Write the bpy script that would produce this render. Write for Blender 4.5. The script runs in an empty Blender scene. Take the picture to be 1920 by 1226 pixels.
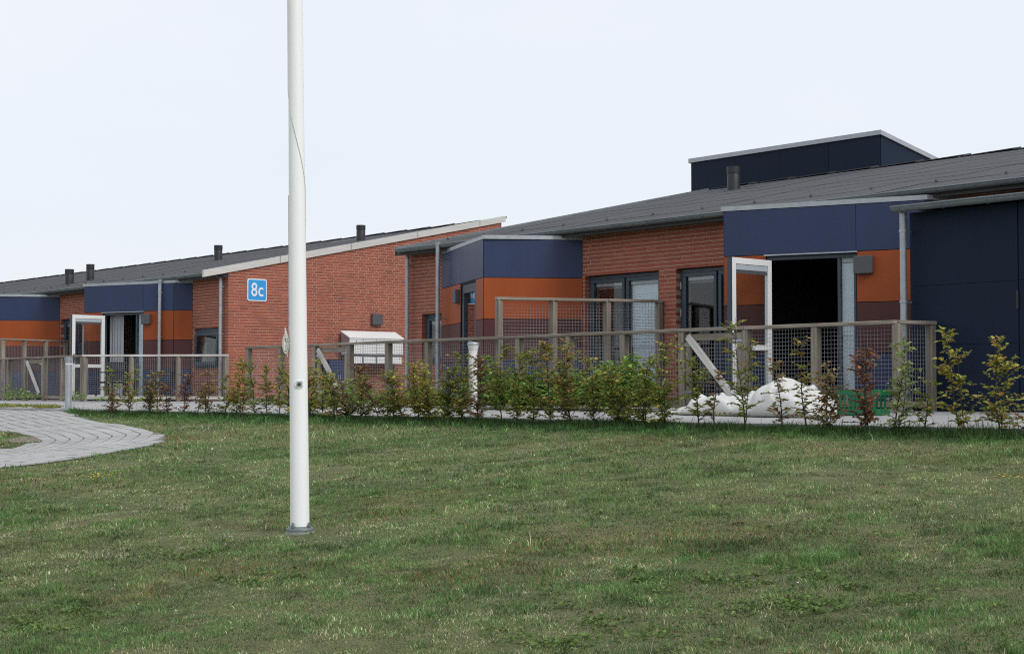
import bpy, math, random
import numpy as np
from mathutils import Vector, Matrix, Quaternion

random.seed(7)
rng = np.random.default_rng(11)
SC = bpy.context.scene
COL = SC.collection
PI = math.pi

# ------------------------------------------------------------------ camera
# X runs along the house fronts, Y into the houses, Z = 0 is the terrace level
cam_d = bpy.data.cameras.new('camera')
cam = bpy.data.objects.new('camera', cam_d)
COL.objects.link(cam)
cam_d.sensor_width = 36.0
cam_d.lens = 36.0 * 3000.0 / 1920.0
cam_d.clip_start = 0.1
cam_d.clip_end = 2000.0
cam.location = (0, 0, 0.25)
_f = Vector((-math.cos(math.radians(40.1)), math.sin(math.radians(40.1)), 0))
_p = math.atan(119.0 / 3000.0)
_f = Vector((_f.x * math.cos(_p), _f.y * math.cos(_p), math.sin(_p)))
cam.rotation_euler = _f.to_track_quat('-Z', 'Y').to_euler()
SC.camera = cam

# ------------------------------------------------------------------ sky, sun, exposure
SUN_EL = math.radians(40)
SUN_AZ = (0.995, 0.08)
world = bpy.data.worlds.new('World')
SC.world = world
world.use_nodes = True
wt = world.node_tree
wt.nodes.clear()
w_out = wt.nodes.new('ShaderNodeOutputWorld')
sky = wt.nodes.new('ShaderNodeTexSky')
sky.sky_type = 'NISHITA'
sky.sun_disc = False
sky.sun_elevation = SUN_EL
sky.sun_rotation = math.atan2(SUN_AZ[0], SUN_AZ[1])
sky.dust_density = 4.0
bg1 = wt.nodes.new('ShaderNodeBackground')
bg1.inputs['Strength'].default_value = 0.10
bg2 = wt.nodes.new('ShaderNodeBackground')      # the even cloud cover
_tc = wt.nodes.new('ShaderNodeTexCoord'); _mp = wt.nodes.new('ShaderNodeMapping'); _mp.inputs['Scale'].default_value = (1.0, 1.0, 2.6)
_nz = wt.nodes.new('ShaderNodeTexNoise'); _nz.inputs['Scale'].default_value = 2.2; _nz.inputs['Detail'].default_value = 5.0; _nz.inputs['Roughness'].default_value = 0.55
_rp = wt.nodes.new('ShaderNodeValToRGB'); _rp.color_ramp.elements[0].position = 0.3; _rp.color_ramp.elements[1].position = 0.7
_rp.color_ramp.elements[0].color = (0.835, 0.905, 0.985, 1); _rp.color_ramp.elements[1].color = (0.92, 0.945, 1.0, 1)
wt.links.new(_tc.outputs['Generated'], _mp.inputs[0]); wt.links.new(_mp.outputs[0], _nz.inputs['Vector']); wt.links.new(_nz.outputs[0], _rp.inputs[0]); wt.links.new(_rp.outputs[0], bg2.inputs['Color'])
bg2.inputs['Strength'].default_value = 1.05
wmix = wt.nodes.new('ShaderNodeMixShader')
wmix.inputs['Fac'].default_value = 0.88
wt.links.new(sky.outputs['Color'], bg1.inputs['Color'])
wt.links.new(bg1.outputs[0], wmix.inputs[1])
wt.links.new(bg2.outputs[0], wmix.inputs[2])
wt.links.new(wmix.outputs[0], w_out.inputs['Surface'])

sun_d = bpy.data.lights.new('sun', 'SUN')
sun_d.energy = 1.5
sun_d.angle = math.radians(22)
sun_d.color = (1.0, 0.985, 0.96)
sun = bpy.data.objects.new('sun', sun_d)
COL.objects.link(sun)
sun.location = (30, -10, 40)
_s = Vector((SUN_AZ[0] * math.cos(SUN_EL), SUN_AZ[1] * math.cos(SUN_EL), math.sin(SUN_EL)))
sun.rotation_euler = _s.to_track_quat('Z', 'Y').to_euler()

SC.view_settings.view_transform = 'Standard'
SC.view_settings.look = 'None'
SC.view_settings.exposure = 0.0
SC.view_settings.gamma = 1.0
SC.view_settings.use_curve_mapping = False
SC.cycles.use_denoising = False
SC.cycles.filter_width = 1.1
SC.cycles.sample_clamp_indirect = 1.0
SC.cycles.max_bounces = 8
SC.cycles.transparent_max_bounces = 24
SC.cycles.caustics_reflective = False
SC.cycles.caustics_refractive = False

# ------------------------------------------------------------------ helpers
def tag(o, label=None, cat=None, group=None, kind=None):
    if label: o['label'] = label
    if cat: o['category'] = cat
    if group: o['group'] = group
    if kind: o['kind'] = kind
    return o

def wloc(o):
    v = Vector((0, 0, 0))
    while o is not None:
        v = v + o.location
        o = o.parent
    return v

def empty(name, loc, parent=None):
    o = bpy.data.objects.new(name, None)
    o.empty_display_size = 0.2
    COL.objects.link(o)
    o.location = Vector(loc) - (wloc(parent) if parent else Vector((0, 0, 0)))
    o.parent = parent
    return o

def place(name, me, parent, loc=(0, 0, 0), rotz=0.0):
    """object from mesh data; loc is a world position"""
    o = bpy.data.objects.new(name, me)
    COL.objects.link(o)
    o.parent = parent
    o.location = Vector(loc) - (wloc(parent) if parent else Vector((0, 0, 0)))
    if rotz: o.rotation_euler = (0, 0, rotz)
    return o

class MB:
    """collects shapes for one mesh object, in world coordinates"""
    def __init__(self):
        self.v = []; self.f = []; self.col = []
    def add(self, vs, fs, col=None):
        n = len(self.v)
        self.v += [tuple(p) for p in vs]
        self.f += [tuple(i + n for i in f) for f in fs]
        if col is not None: self.col += [col] * len(fs)
        return self
    def hexa(self, p, col=None):
        # p: 4 bottom points (ccw from above) then 4 top points
        return self.add(p, [(3, 2, 1, 0), (4, 5, 6, 7), (0, 1, 5, 4), (1, 2, 6, 5), (2, 3, 7, 6), (3, 0, 4, 7)], col)
    def box(self, x0, x1, y0, y1, z0, z1, col=None):
        return self.hexa([(x0, y0, z0), (x1, y0, z0), (x1, y1, z0), (x0, y1, z0),
                          (x0, y0, z1), (x1, y0, z1), (x1, y1, z1), (x0, y1, z1)], col)
    def prism(self, poly, z0, z1, zt=None):
        n = len(poly)
        vs = [(p[0], p[1], z0) for p in poly] + [(p[0], p[1], (zt[i] if zt else z1)) for i, p in enumerate(poly)]
        fs = [tuple(reversed(range(n))), tuple(range(n, 2 * n))]
        fs += [(i, (i + 1) % n, n + (i + 1) % n, n + i) for i in range(n)]
        return self.add(vs, fs)
    def tube(self, pts, r, n=8, cap=True, col=None):
        pts = [Vector(p) for p in pts]
        rs = r if isinstance(r, (list, tuple)) else [r] * len(pts)
        vs = []; up = None
        for i, p in enumerate(pts):
            a = pts[max(0, i - 1)]; b = pts[min(len(pts) - 1, i + 1)]
            d = (b - a).normalized()
            if up is None:
                up = Vector((0, 0, 1)) if abs(d.z) < 0.9 else Vector((1, 0, 0))
            s = d.cross(up)
            if s.length < 1e-5: s = d.orthogonal()
            s.normalize(); t = s.cross(d).normalized(); up = t
            for k in range(n):
                an = 2 * PI * k / n
                vs.append(p + s * (math.cos(an) * rs[i]) + t * (math.sin(an) * rs[i]))
        fs = []
        for i in range(len(pts) - 1):
            for k in range(n):
                fs.append((i * n + k, i * n + (k + 1) % n, (i + 1) * n + (k + 1) % n, (i + 1) * n + k))
        if cap:
            fs.append(tuple(reversed(range(n))))
            fs.append(tuple(range((len(pts) - 1) * n, len(pts) * n)))
        return self.add(vs, fs, col)
    def lathe(self, cx, cy, prof, n=24):
        vs = []; fs = []
        m = len(prof)
        for (r, z) in prof:
            for k in range(n):
                a = 2 * PI * k / n
                vs.append((cx + r * math.cos(a), cy + r * math.sin(a), z))
        for i in range(m - 1):
            for k in range(n):
                fs.append((i * n + k, i * n + (k + 1) % n, (i + 1) * n + (k + 1) % n, (i + 1) * n + k))
        fs.append(tuple(reversed(range(n)))); fs.append(tuple(range((m - 1) * n, m * n)))
        return self.add(vs, fs)
    def mesh(self, name, mat, origin=(0, 0, 0), smooth=False):
        ox, oy, oz = origin
        me = bpy.data.meshes.new(name)
        me.from_pydata([(x - ox, y - oy, z - oz) for x, y, z in self.v], [], self.f)
        if self.col:
            at = me.color_attributes.new('tint', 'FLOAT_COLOR', 'CORNER')
            arr = []
            for c, f in zip(self.col, self.f):
                arr += [c[0], c[1], c[2], 1.0] * len(f)
            at.data.foreach_set('color', arr)
        if mat: me.materials.append(mat)
        if smooth:
            me.polygons.foreach_set('use_smooth', [True] * len(me.polygons))
            try: me.set_sharp_from_angle(angle=math.radians(40))
            except Exception: pass
        me.update()
        return me
    def build(self, name, mat, parent=None, origin=None, smooth=False, bevel=0.0):
        base = Vector(origin) if origin is not None else (wloc(parent) if parent else Vector((0, 0, 0)))
        me = self.mesh(name, mat, base, smooth)
        o = bpy.data.objects.new(name, me)
        COL.objects.link(o)
        o.parent = parent
        o.location = base - (wloc(parent) if parent else Vector((0, 0, 0)))
        if bevel:
            b = o.modifiers.new('bevel', 'BEVEL'); b.width = bevel; b.segments = 1; b.limit_method = 'ANGLE'
        return o

class Frame:
    """a wall plane: u along it, d outward from it, z up"""
    def __init__(self, o, u):
        self.o = Vector((o[0], o[1], 0)); self.u = Vector((u[0], u[1], 0)).normalized()
        self.n = Vector((self.u.y, -self.u.x, 0))
    def p(self, u, d, z):
        q = self.o + self.u * u + self.n * d
        return (q.x, q.y, z)
    def box(self, mb, u0, u1, d0, d1, z0, z1, col=None):
        # d0 < d1 (outward)
        P = self.p
        return mb.hexa([P(u0, d1, z0), P(u1, d1, z0), P(u1, d0, z0), P(u0, d0, z0),
                        P(u0, d1, z1), P(u1, d1, z1), P(u1, d0, z1), P(u0, d0, z1)], col)

def solid(mb_fn):
    m = MB(); mb_fn(m); return m

# ------------------------------------------------------------------ materials
def srgb(r, g, b):
    f = lambda c: (c / 255.0 / 12.92) if c <= 10 else ((c / 255.0 + 0.055) / 1.055) ** 2.4
    return (f(r), f(g), f(b))

def nmat(name):
    m = bpy.data.materials.new(name)
    m.use_nodes = True
    nt = m.node_tree
    nt.nodes.clear()
    out = nt.nodes.new('ShaderNodeOutputMaterial')
    b = nt.nodes.new('ShaderNodeBsdfPrincipled')
    nt.links.new(b.outputs[0], out.inputs[0])
    return m, nt, b, out

def noise(nt, scale, detail=4, rough=0.6, vec=None, dim='3D'):
    n = nt.nodes.new('ShaderNodeTexNoise')
    n.inputs['Scale'].default_value = scale
    n.inputs['Detail'].default_value = detail
    n.inputs['Roughness'].default_value = rough
    if vec is not None: nt.links.new(vec, n.inputs['Vector'])
    return n

def ramp(nt, src, stops):
    r = nt.nodes.new('ShaderNodeValToRGB')
    el = r.color_ramp.elements
    while len(el) > 1: el.remove(el[-1])
    el[0].position = stops[0][0]; el[0].color = (*stops[0][1], 1)
    for p, c in stops[1:]:
        e = el.new(p); e.color = (*c, 1)
    nt.links.new(src, r.inputs[0])
    return r

def mixc(nt, fac, a, b, mode='MIX'):
    m = nt.nodes.new('ShaderNodeMix')
    m.data_type = 'RGBA'; m.blend_type = mode
    for sock, val in ((m.inputs[0], fac), (m.inputs[6], a), (m.inputs[7], b)):
        if hasattr(val, 'is_linked') or hasattr(val, 'links'):
            nt.links.new(val, sock)
        elif isinstance(val, (int, float)):
            sock.default_value = val
        else:
            sock.default_value = (*val, 1)
    return m.outputs[2]

def wpos(nt, scale=(1, 1, 1)):
    g = nt.nodes.new('ShaderNodeNewGeometry')
    mp = nt.nodes.new('ShaderNodeMapping')
    mp.inputs['Scale'].default_value = scale
    nt.links.new(g.outputs['Position'], mp.inputs['Vector'])
    return mp.outputs[0]

def bump(nt, b, src, strength, dist=0.01):
    n = nt.nodes.new('ShaderNodeBump')
    n.inputs['Strength'].default_value = strength
    n.inputs['Distance'].default_value = dist
    nt.links.new(src, n.inputs['Height'])
    nt.links.new(n.outputs[0], b.inputs['Normal'])

def scaled(c, k): return tuple(min(1.0, x * k) for x in c)

def simple(name, col, rough=0.6, metal=0.0, var=0.12, scale=6.0, stretch=(1, 1, 1), bmp=0.0, bscale=60.0, spec=0.5, rvar=0.0, tone=0.0):
    m, nt, b, out = nmat(name)
    v = wpos(nt, stretch)
    n = noise(nt, scale, 6, 0.6, v)
    r = ramp(nt, n.outputs[0], [(0.25, scaled(col, 1 - var)), (0.75, scaled(col, 1 + var))])
    n2 = noise(nt, scale * 9, 3, 0.6, v)
    r2 = ramp(nt, n2.outputs[0], [(0.3, (1 - var * 0.6,) * 3), (0.7, (1, 1, 1))])
    cc = mixc(nt, 1.0, r.outputs[0], r2.outputs[0], 'MULTIPLY')
    if tone:
        oi = nt.nodes.new('ShaderNodeObjectInfo'); mr = nt.nodes.new('ShaderNodeMapRange')
        mr.inputs['To Min'].default_value = 1 - tone; mr.inputs['To Max'].default_value = 1 + tone
        nt.links.new(oi.outputs['Random'], mr.inputs[0])
        vs_ = nt.nodes.new('ShaderNodeVectorMath'); vs_.operation = 'SCALE'
        nt.links.new(cc, vs_.inputs[0]); nt.links.new(mr.outputs[0], vs_.inputs['Scale']); cc = vs_.outputs[0]
    nt.links.new(cc, b.inputs['Base Color'])
    b.inputs['Roughness'].default_value = rough
    b.inputs['Metallic'].default_value = metal
    b.inputs['Specular IOR Level'].default_value = spec
    if rvar:
        rr = nt.nodes.new('ShaderNodeMapRange')
        rr.inputs['To Min'].default_value = rough - rvar; rr.inputs['To Max'].default_value = rough + rvar
        nt.links.new(n.outputs[0], rr.inputs[0]); nt.links.new(rr.outputs[0], b.inputs['Roughness'])
    if bmp:
        n3 = noise(nt, bscale, 4, 0.6, v)
        bump(nt, b, n3.outputs[0], bmp)
    return m

M = {}
# brick: every brick carries its own tint
m, nt, b, out = nmat('brick')
at = nt.nodes.new('ShaderNodeAttribute'); at.attribute_name = 'tint'
v = wpos(nt)
n1 = noise(nt, 55, 5, 0.65, v); n2 = noise(nt, 1.3, 3, 0.5, v)
c = mixc(nt, 1.0, at.outputs['Color'], ramp(nt, n1.outputs[0], [(0.3, (0.84, 0.83, 0.83)), (0.65, (1.06, 1.05, 1.04))]).outputs[0], 'MULTIPLY')
c = mixc(nt, 1.0, c, ramp(nt, n2.outputs[0], [(0.3, (0.88, 0.88, 0.9)), (0.7, (1.06, 1.06, 1.04))]).outputs[0], 'MULTIPLY')
nt.links.new(c, b.inputs['Base Color'])
b.inputs['Roughness'].default_value = 0.9
bump(nt, b, n1.outputs[0], 0.5, 0.006)
M['brick'] = m
M['mortar'] = simple('mortar', (0.49, 0.335, 0.265), 0.95, var=0.10, scale=3, bmp=0.5, bscale=140)
M['blue'] = simple('blue_cladding', (0.032, 0.047, 0.112), 0.42, spec=0.28, tone=0.07, stretch=(3, 3, 0.5), var=0.09, scale=1.2, rvar=0.05, bmp=0.02, bscale=25)
M['navy'] = simple('navy_cladding', (0.009, 0.018, 0.038), 0.6, spec=0.16, tone=0.08, stretch=(3, 3, 0.5), var=0.12, scale=1.0, rvar=0.06, bmp=0.03, bscale=25)
M['orange'] = simple('orange_cladding', (0.325, 0.068, 0.015), 0.45, spec=0.25, tone=0.06, stretch=(3, 3, 0.5), var=0.09, scale=1.5, rvar=0.05, bmp=0.02, bscale=25)
M['maroon'] = simple('maroon_cladding', (0.090, 0.030, 0.029), 0.45, spec=0.25, tone=0.07, stretch=(3, 3, 0.5), var=0.09, scale=1.5, rvar=0.05, bmp=0.02, bscale=25)
M['zinc'] = simple('galvanised_steel', (0.42, 0.45, 0.48), 0.5, metal=0.6, var=0.18, scale=9, rvar=0.12, bmp=0.05, bscale=40)
M['zinc_dark'] = simple('weathered_zinc', (0.20, 0.23, 0.245), 0.55, metal=0.35, var=0.22, scale=4, rvar=0.1)
M['trim'] = simple('pale_metal_trim', (0.60, 0.585, 0.55), 0.55, metal=0.1, var=0.12, scale=3, stretch=(1, 0.4, 3), bmp=0.03)
M['roof'] = simple('fibre_cement_roof', (0.066, 0.065, 0.073), 0.9, tone=0.02, var=0.14, scale=1.6, stretch=(1.0, 0.35, 1), bmp=0.25, bscale=70)
M['deck'] = simple('roof_underlay', (0.06, 0.06, 0.06), 0.9)
M['black'] = simple('black_steel', (0.016, 0.018, 0.022), 0.5, var=0.25, scale=8)
M['frame'] = simple('slate_blue_frame', (0.040, 0.058, 0.080), 0.45, var=0.08, scale=4)
M['white'] = simple('white_frame', (0.80, 0.80, 0.79), 0.42, var=0.03, scale=3)
M['grey_box'] = simple('grey_lamp_housing', (0.085, 0.085, 0.095), 0.55, var=0.1, scale=8)
M['blind'] = simple('pale_blind', (0.70, 0.77, 0.85), 0.6, var=0.05, scale=5)
M['blind_rail'] = simple('blind_rail', (0.42, 0.48, 0.52), 0.55, var=0.06)
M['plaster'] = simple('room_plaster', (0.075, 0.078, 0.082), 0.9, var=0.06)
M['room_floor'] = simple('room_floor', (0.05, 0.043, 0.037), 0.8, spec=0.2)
M['curtain'] = simple('grey_curtain', (0.34, 0.36, 0.39), 0.9, var=0.08, scale=5, stretch=(6, 6, 0.3))
M['sign_blue'] = simple('sign_blue', (0.035, 0.33, 0.72), 0.4, var=0.05, scale=4)
M['sign_white'] = simple('sign_white', (0.80, 0.82, 0.84), 0.4, var=0.04)
M['pole'] = simple('white_glass_fibre', (0.93, 0.93, 0.93), 0.42, var=0.02, scale=2, stretch=(1, 1, 0.3), rvar=0.06)
M['rope'] = simple('white_rope', (0.66, 0.64, 0.58), 0.9, var=0.2, scale=60)
M['sack'] = simple('white_woven_sack', (0.64, 0.64, 0.61), 0.6, var=0.08, scale=4, bmp=0.6, bscale=16)
M['crate'] = simple('green_plastic', (0.006, 0.13, 0.048), 0.45, var=0.15, scale=10)
M['bark'] = simple('sapling_bark', (0.055, 0.045, 0.038), 0.9, var=0.3, scale=30)
M['wire'] = simple('galvanised_wire', (0.30, 0.31, 0.33), 0.55, metal=0.3, var=0.15, scale=20)
M['lens'] = simple('frosted_lens', (0.78, 0.80, 0.80), 0.3, var=0.03)

def wood(name, c0, c1, c2):
    m, nt, b, out = nmat(name)
    tc = nt.nodes.new('ShaderNodeTexCoord')
    oi = nt.nodes.new('ShaderNodeObjectInfo')
    v = wpos(nt, (9, 9, 9))
    at = nt.nodes.new('ShaderNodeAttribute'); at.attribute_name = 'grain'   # long-axis coordinate, squeezed
    n1 = noise(nt, 1.0, 6, 0.65, at.outputs['Vector'])
    r1 = ramp(nt, n1.outputs[0], [(0.25, c0), (0.5, c1), (0.78, c2)])
    n2 = noise(nt, 0.25, 3, 0.5, v)
    r2 = ramp(nt, n2.outputs[0], [(0.3, (0.78, 0.77, 0.76)), (0.7, (1.12, 1.12, 1.12))])
    c = mixc(nt, 1.0, r1.outputs[0], r2.outputs[0], 'MULTIPLY')
    hs = nt.nodes.new('ShaderNodeMapRange')
    hs.inputs['To Min'].default_value = 0.82; hs.inputs['To Max'].default_value = 1.15
    nt.links.new(oi.outputs['Random'], hs.inputs[0])
    vm = nt.nodes.new('ShaderNodeVectorMath'); vm.operation = 'SCALE'
    nt.links.new(c, vm.inputs[0]); nt.links.new(hs.outputs[0], vm.inputs['Scale'])
    nt.links.new(vm.outputs[0], b.inputs['Base Color'])
    b.inputs['Roughness'].default_value = 0.9
    bump(nt, b, n1.outputs[0], 0.5, 0.004)
    return m
M['wood'] = wood('weathered_wood', (0.13, 0.105, 0.082), (0.265, 0.228, 0.186), (0.39, 0.348, 0.298))
M['wood_pale'] = wood('bleached_wood', (0.40, 0.37, 0.34), (0.60, 0.575, 0.54), (0.74, 0.72, 0.69))

# glass: clear with a mirror share that grows towards grazing view
m, nt, b, out = nmat('window_glass')
nt.nodes.remove(b)
tr = nt.nodes.new('ShaderNodeBsdfTransparent'); tr.inputs[0].default_value = (0.93, 0.95, 0.95, 1)
gl = nt.nodes.new('ShaderNodeBsdfGlossy'); gl.inputs['Roughness'].default_value = 0.0
fr = nt.nodes.new('ShaderNodeFresnel')
_g = nt.nodes.new('ShaderNodeNewGeometry'); _m = nt.nodes.new('ShaderNodeMapRange')      # same index from either side of the pane
_m.inputs['To Min'].default_value = 1.5; _m.inputs['To Max'].default_value = 1 / 1.5
nt.links.new(_g.outputs['Backfacing'], _m.inputs[0]); nt.links.new(_m.outputs[0], fr.inputs['IOR'])
ms = nt.nodes.new('ShaderNodeMixShader')
nt.links.new(fr.outputs[0], ms.inputs[0]); nt.links.new(tr.outputs[0], ms.inputs[1]); nt.links.new(gl.outputs[0], ms.inputs[2])
nt.links.new(ms.outputs[0], out.inputs[0])
M['glass'] = m

def leafmat(name, trans=0.35):
    m, nt, b, out = nmat(name)
    at = nt.nodes.new('ShaderNodeAttribute'); at.attribute_name = 'tint'
    nt.links.new(at.outputs['Color'], b.inputs['Base Color'])
    b.inputs['Roughness'].default_value = 0.6
    b.inputs['Specular IOR Level'].default_value = 0.35
    tl = nt.nodes.new('ShaderNodeBsdfTranslucent')
    nt.links.new(at.outputs['Color'], tl.inputs['Color'])
    ms = nt.nodes.new('ShaderNodeMixShader'); ms.inputs[0].default_value = trans
    nt.links.new(b.outputs[0], ms.inputs[1]); nt.links.new(tl.outputs[0], ms.inputs[2])
    nt.links.new(ms.outputs[0], out.inputs[0])
    return m
M['leaf'] = leafmat('leaf')
M['grass'] = leafmat('grass_blade', 0.25)

# ground sheets
m, nt, b, out = nmat('lawn_soil')
v = wpos(nt)
n1 = noise(nt, 0.9, 6, 0.6, v); n2 = noise(nt, 95, 6, 0.75, v); n3 = noise(nt, 7, 5, 0.6, v)
c = ramp(nt, n1.outputs[0], [(0.3, (0.100, 0.140, 0.042)), (0.5, (0.160, 0.170, 0.068)), (0.72, (0.235, 0.205, 0.110))]).outputs[0]
c = mixc(nt, 1.0, c, ramp(nt, n2.outputs[0], [(0.36, (0.28, 0.32, 0.26)), (0.50, (0.85, 0.9, 0.8)), (0.66, (1.5, 1.45, 1.35))]).outputs[0], 'MULTIPLY')
c = mixc(nt, 1.0, c, ramp(nt, n3.outputs[0], [(0.3, (0.75, 0.8, 0.7)), (0.7, (1.15, 1.1, 1.05))]).outputs[0], 'MULTIPLY')
nt.links.new(c, b.inputs['Base Color']); b.inputs['Roughness'].default_value = 0.95
bump(nt, b, n2.outputs[0], 0.8, 0.02)
M['soil'] = m

m, nt, b, out = nmat('concrete_paving')
v = wpos(nt)
n1 = noise(nt, 0.8, 5, 0.6, v); n2 = noise(nt, 35, 5, 0.7, v)
c = ramp(nt, n1.outputs[0], [(0.3, (0.33, 0.325, 0.32)), (0.7, (0.43, 0.425, 0.42))]).outputs[0]
c = mixc(nt, 1.0, c, ramp(nt, n2.outputs[0], [(0.35, (0.82, 0.82, 0.82)), (0.65, (1.06, 1.06, 1.06))]).outputs[0], 'MULTIPLY')
nt.links.new(c, b.inputs['Base Color']); b.inputs['Roughness'].default_value = 0.92
bump(nt, b, n2.outputs[0], 0.3, 0.004)
M['concrete'] = m
m, nt, b, out = nmat('paver')
v = wpos(nt)
oi = nt.nodes.new('ShaderNodeAttribute'); oi.attribute_name = 'tint'
n2 = noise(nt, 40, 5, 0.7, v); n1 = noise(nt, 0.9, 4, 0.6, v)
c = mixc(nt, 1.0, oi.outputs['Color'], ramp(nt, n2.outputs[0], [(0.35, (0.82, 0.82, 0.82)), (0.65, (1.06, 1.06, 1.06))]).outputs[0], 'MULTIPLY')
c = mixc(nt, 1.0, c, ramp(nt, n1.outputs[0], [(0.35, (0.86, 0.86, 0.85)), (0.65, (1.05, 1.05, 1.05))]).outputs[0], 'MULTIPLY')
nt.links.new(c, b.inputs['Base Color']); b.inputs['Roughness'].default_value = 0.92
bump(nt, b, n2.outputs[0], 0.3, 0.004)
M['paver'] = m
M['sand'] = simple('joint_sand', (0.20, 0.185, 0.16), 0.95, var=0.3, scale=20)
M['dirt'] = simple('bare_dirt', (0.20, 0.165, 0.125), 0.95, var=0.25, scale=5, bmp=0.6, bscale=50)

# ------------------------------------------------------------------ ground
def bumps(x, y):
    return 0.009 * np.sin(x * 1.7 + 0.6 * y) * np.cos(y * 1.3 - 0.4 * x) + 0.004 * np.sin(x * 3.9 - y * 2.7)

EDGE = 12.74         # near edge of the concrete path
def lawn_z(x, y):
    """rises from the camera up to the path, then runs level under the houses"""
    x = np.asarray(x, float); y = np.asarray(y, float)
    z = np.where(y < EDGE, -0.155 - 0.0850 * (EDGE - y), -0.155)
    z = np.where(y < -12, -0.155 - 0.0850 * (EDGE + 12), z)
    fade = np.clip((EDGE - y) / 0.8, 0, 1)
    return z + bumps(x, y) * fade

def grid_mesh(name, xs, ys, zf, mat, label_kind='structure', dz=0.0):
    X, Y = np.meshgrid(xs, ys)
    Z = zf(X, Y) + dz
    nx, ny = len(xs), len(ys)
    vs = np.stack([X.ravel(), Y.ravel(), Z.ravel()], 1)
    idx = np.arange(nx * ny).reshape(ny, nx)
    fs = np.stack([idx[:-1, :-1].ravel(), idx[:-1, 1:].ravel(), idx[1:, 1:].ravel(), idx[1:, :-1].ravel()], 1)
    me = bpy.data.meshes.new(name)
    me.from_pydata(vs.tolist(), [], fs.tolist())
    me.polygons.foreach_set('use_smooth', [True] * len(me.polygons))
    me.materials.append(mat)
    o = bpy.data.objects.new(name, me); COL.objects.link(o)
    tag(o, kind=label_kind)
    return o

xs = np.concatenate([[-600, -300, -150, -80], np.arange(-45, 8, 0.3), [30, 80, 200, 500]])
ys = np.concatenate([[-500, -200, -60, -20, -12], np.arange(0, 13.5, 0.3), [20, 40, 80, 200, 600]])
tag(grid_mesh('lawn', xs, ys, lawn_z, M['soil']), 'patchy green lawn sloping up to the path and houses')

# concrete path along the hedge, slightly crowned slabs with open joints
def path_z(y): return -0.095 + (y - EDGE) * (0.091 / (15.6 - EDGE))
pth = empty('path', (-18, 14, -0.1))
tag(pth, 'pale concrete path between hedge and wooden fence', kind='structure')
mb = MB()
mb.hexa([(-60, EDGE + 0.02, -0.24), (10, EDGE + 0.02, -0.24), (10, 15.6, -0.24), (-60, 15.6, -0.24),
         (-60, EDGE + 0.02, path_z(EDGE) - 0.012), (10, EDGE + 0.02, path_z(EDGE) - 0.012), (10, 15.6, path_z(15.6) - 0.012), (-60, 15.6, path_z(15.6) - 0.012)])
mb.build('path_bed', M['sand'], pth)
sl = MB()
sl.hexa([(0.005, 0, -0.09), (1.195, 0, -0.09), (1.195, 1.42, -0.09), (0.005, 1.42, -0.09),
         (0.005, 0, 0), (1.195, 0, 0), (1.195, 1.42, 1.42 * 0.0318), (0.005, 1.42, 1.42 * 0.0318)])
slab_me = sl.mesh('slab', M['concrete'])
for i in range(46):
    for j in range(2):
        y0 = EDGE + j * 1.43
        place('slab', slab_me, pth, (-46 + i * 1.2, y0, path_z(y0) + random.uniform(-0.002, 0.002)))
mb = MB(); mb.box(-200, 60, 15.61, 60, -0.10, 0.0)
tag(mb.build('terrace', M['concrete']), 'grey paved terrace at the foot of the brick houses', kind='structure')

# curved paver path on the left
ctr = [(-34.5, 13.0), (-31, 12.5), (-28.5, 11.9), (-26.3, 11.3), (-24.2, 10.75), (-22.1, 10.32), (-20.6, 9.87), (-19.8, 9.42), (-19.2, 8.92), (-18.82, 8.4), (-18.62, 7.8), (-18.6, 7.1), (-18.9, 5.6), (-19.5, 3.8), (-20.5, 2.0)]
wid = [0.9, 0.9, 0.9, 0.85, 0.76, 0.70, 0.76, 0.92, 1.06, 1.13, 1.14, 1.16, 1.1, 1.1, 1.1]   # half width
def catmull(P, n=14):
    out = []
    for i in range(len(P) - 1):
        p0 = P[max(0, i - 1)]; p1 = P[i]; p2 = P[i + 1]; p3 = P[min(len(P) - 1, i + 2)]
        for k in range(n):
            t = k / n
            out.append(tuple(0.5 * ((2 * p1[j]) + (-p0[j] + p2[j]) * t + (2 * p0[j] - 5 * p1[j] + 4 * p2[j] - p3[j]) * t * t + (-p0[j] + 3 * p1[j] - 3 * p2[j] + p3[j]) * t ** 3) for j in range(len(p1))))
    out.append(P[-1])
    return out
cl = np.array(catmull([(a[0], a[1], w) for a, w in zip(ctr, wid)]))
seg = np.hypot(*np.diff(cl[:, :2], axis=0).T); arc = np.concatenate([[0], np.cumsum(seg)])
def along(s):
    x = np.interp(s, arc, cl[:, 0]); y = np.interp(s, arc, cl[:, 1]); w = np.interp(s, arc, cl[:, 2])
    e = 0.05
    dx = np.interp(s + e, arc, cl[:, 0]) - np.interp(s - e, arc, cl[:, 0]); dy = np.interp(s + e, arc, cl[:, 1]) - np.interp(s - e, arc, cl[:, 1])
    l = math.hypot(dx, dy) or 1
    return x, y, w, dx / l, dy / l
def on_path(x, y, margin=0.0):
    """vectorised: is the point on the paver path"""
    x = np.asarray(x); y = np.asarray(y)
    best = np.full(x.shape, 9.0)
    for k in range(0, len(cl), 2):
        d = np.hypot(x - cl[k, 0], y - cl[k, 1]) - cl[k, 2]
        best = np.minimum(best, d)
    return best < margin
pp = empty('paver_path', (-20, 9.5, -0.4))
tag(pp, 'curved path of pale grey concrete pavers crossing the lawn', kind='structure')
mb = MB(); n = 0
prev = None
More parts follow.
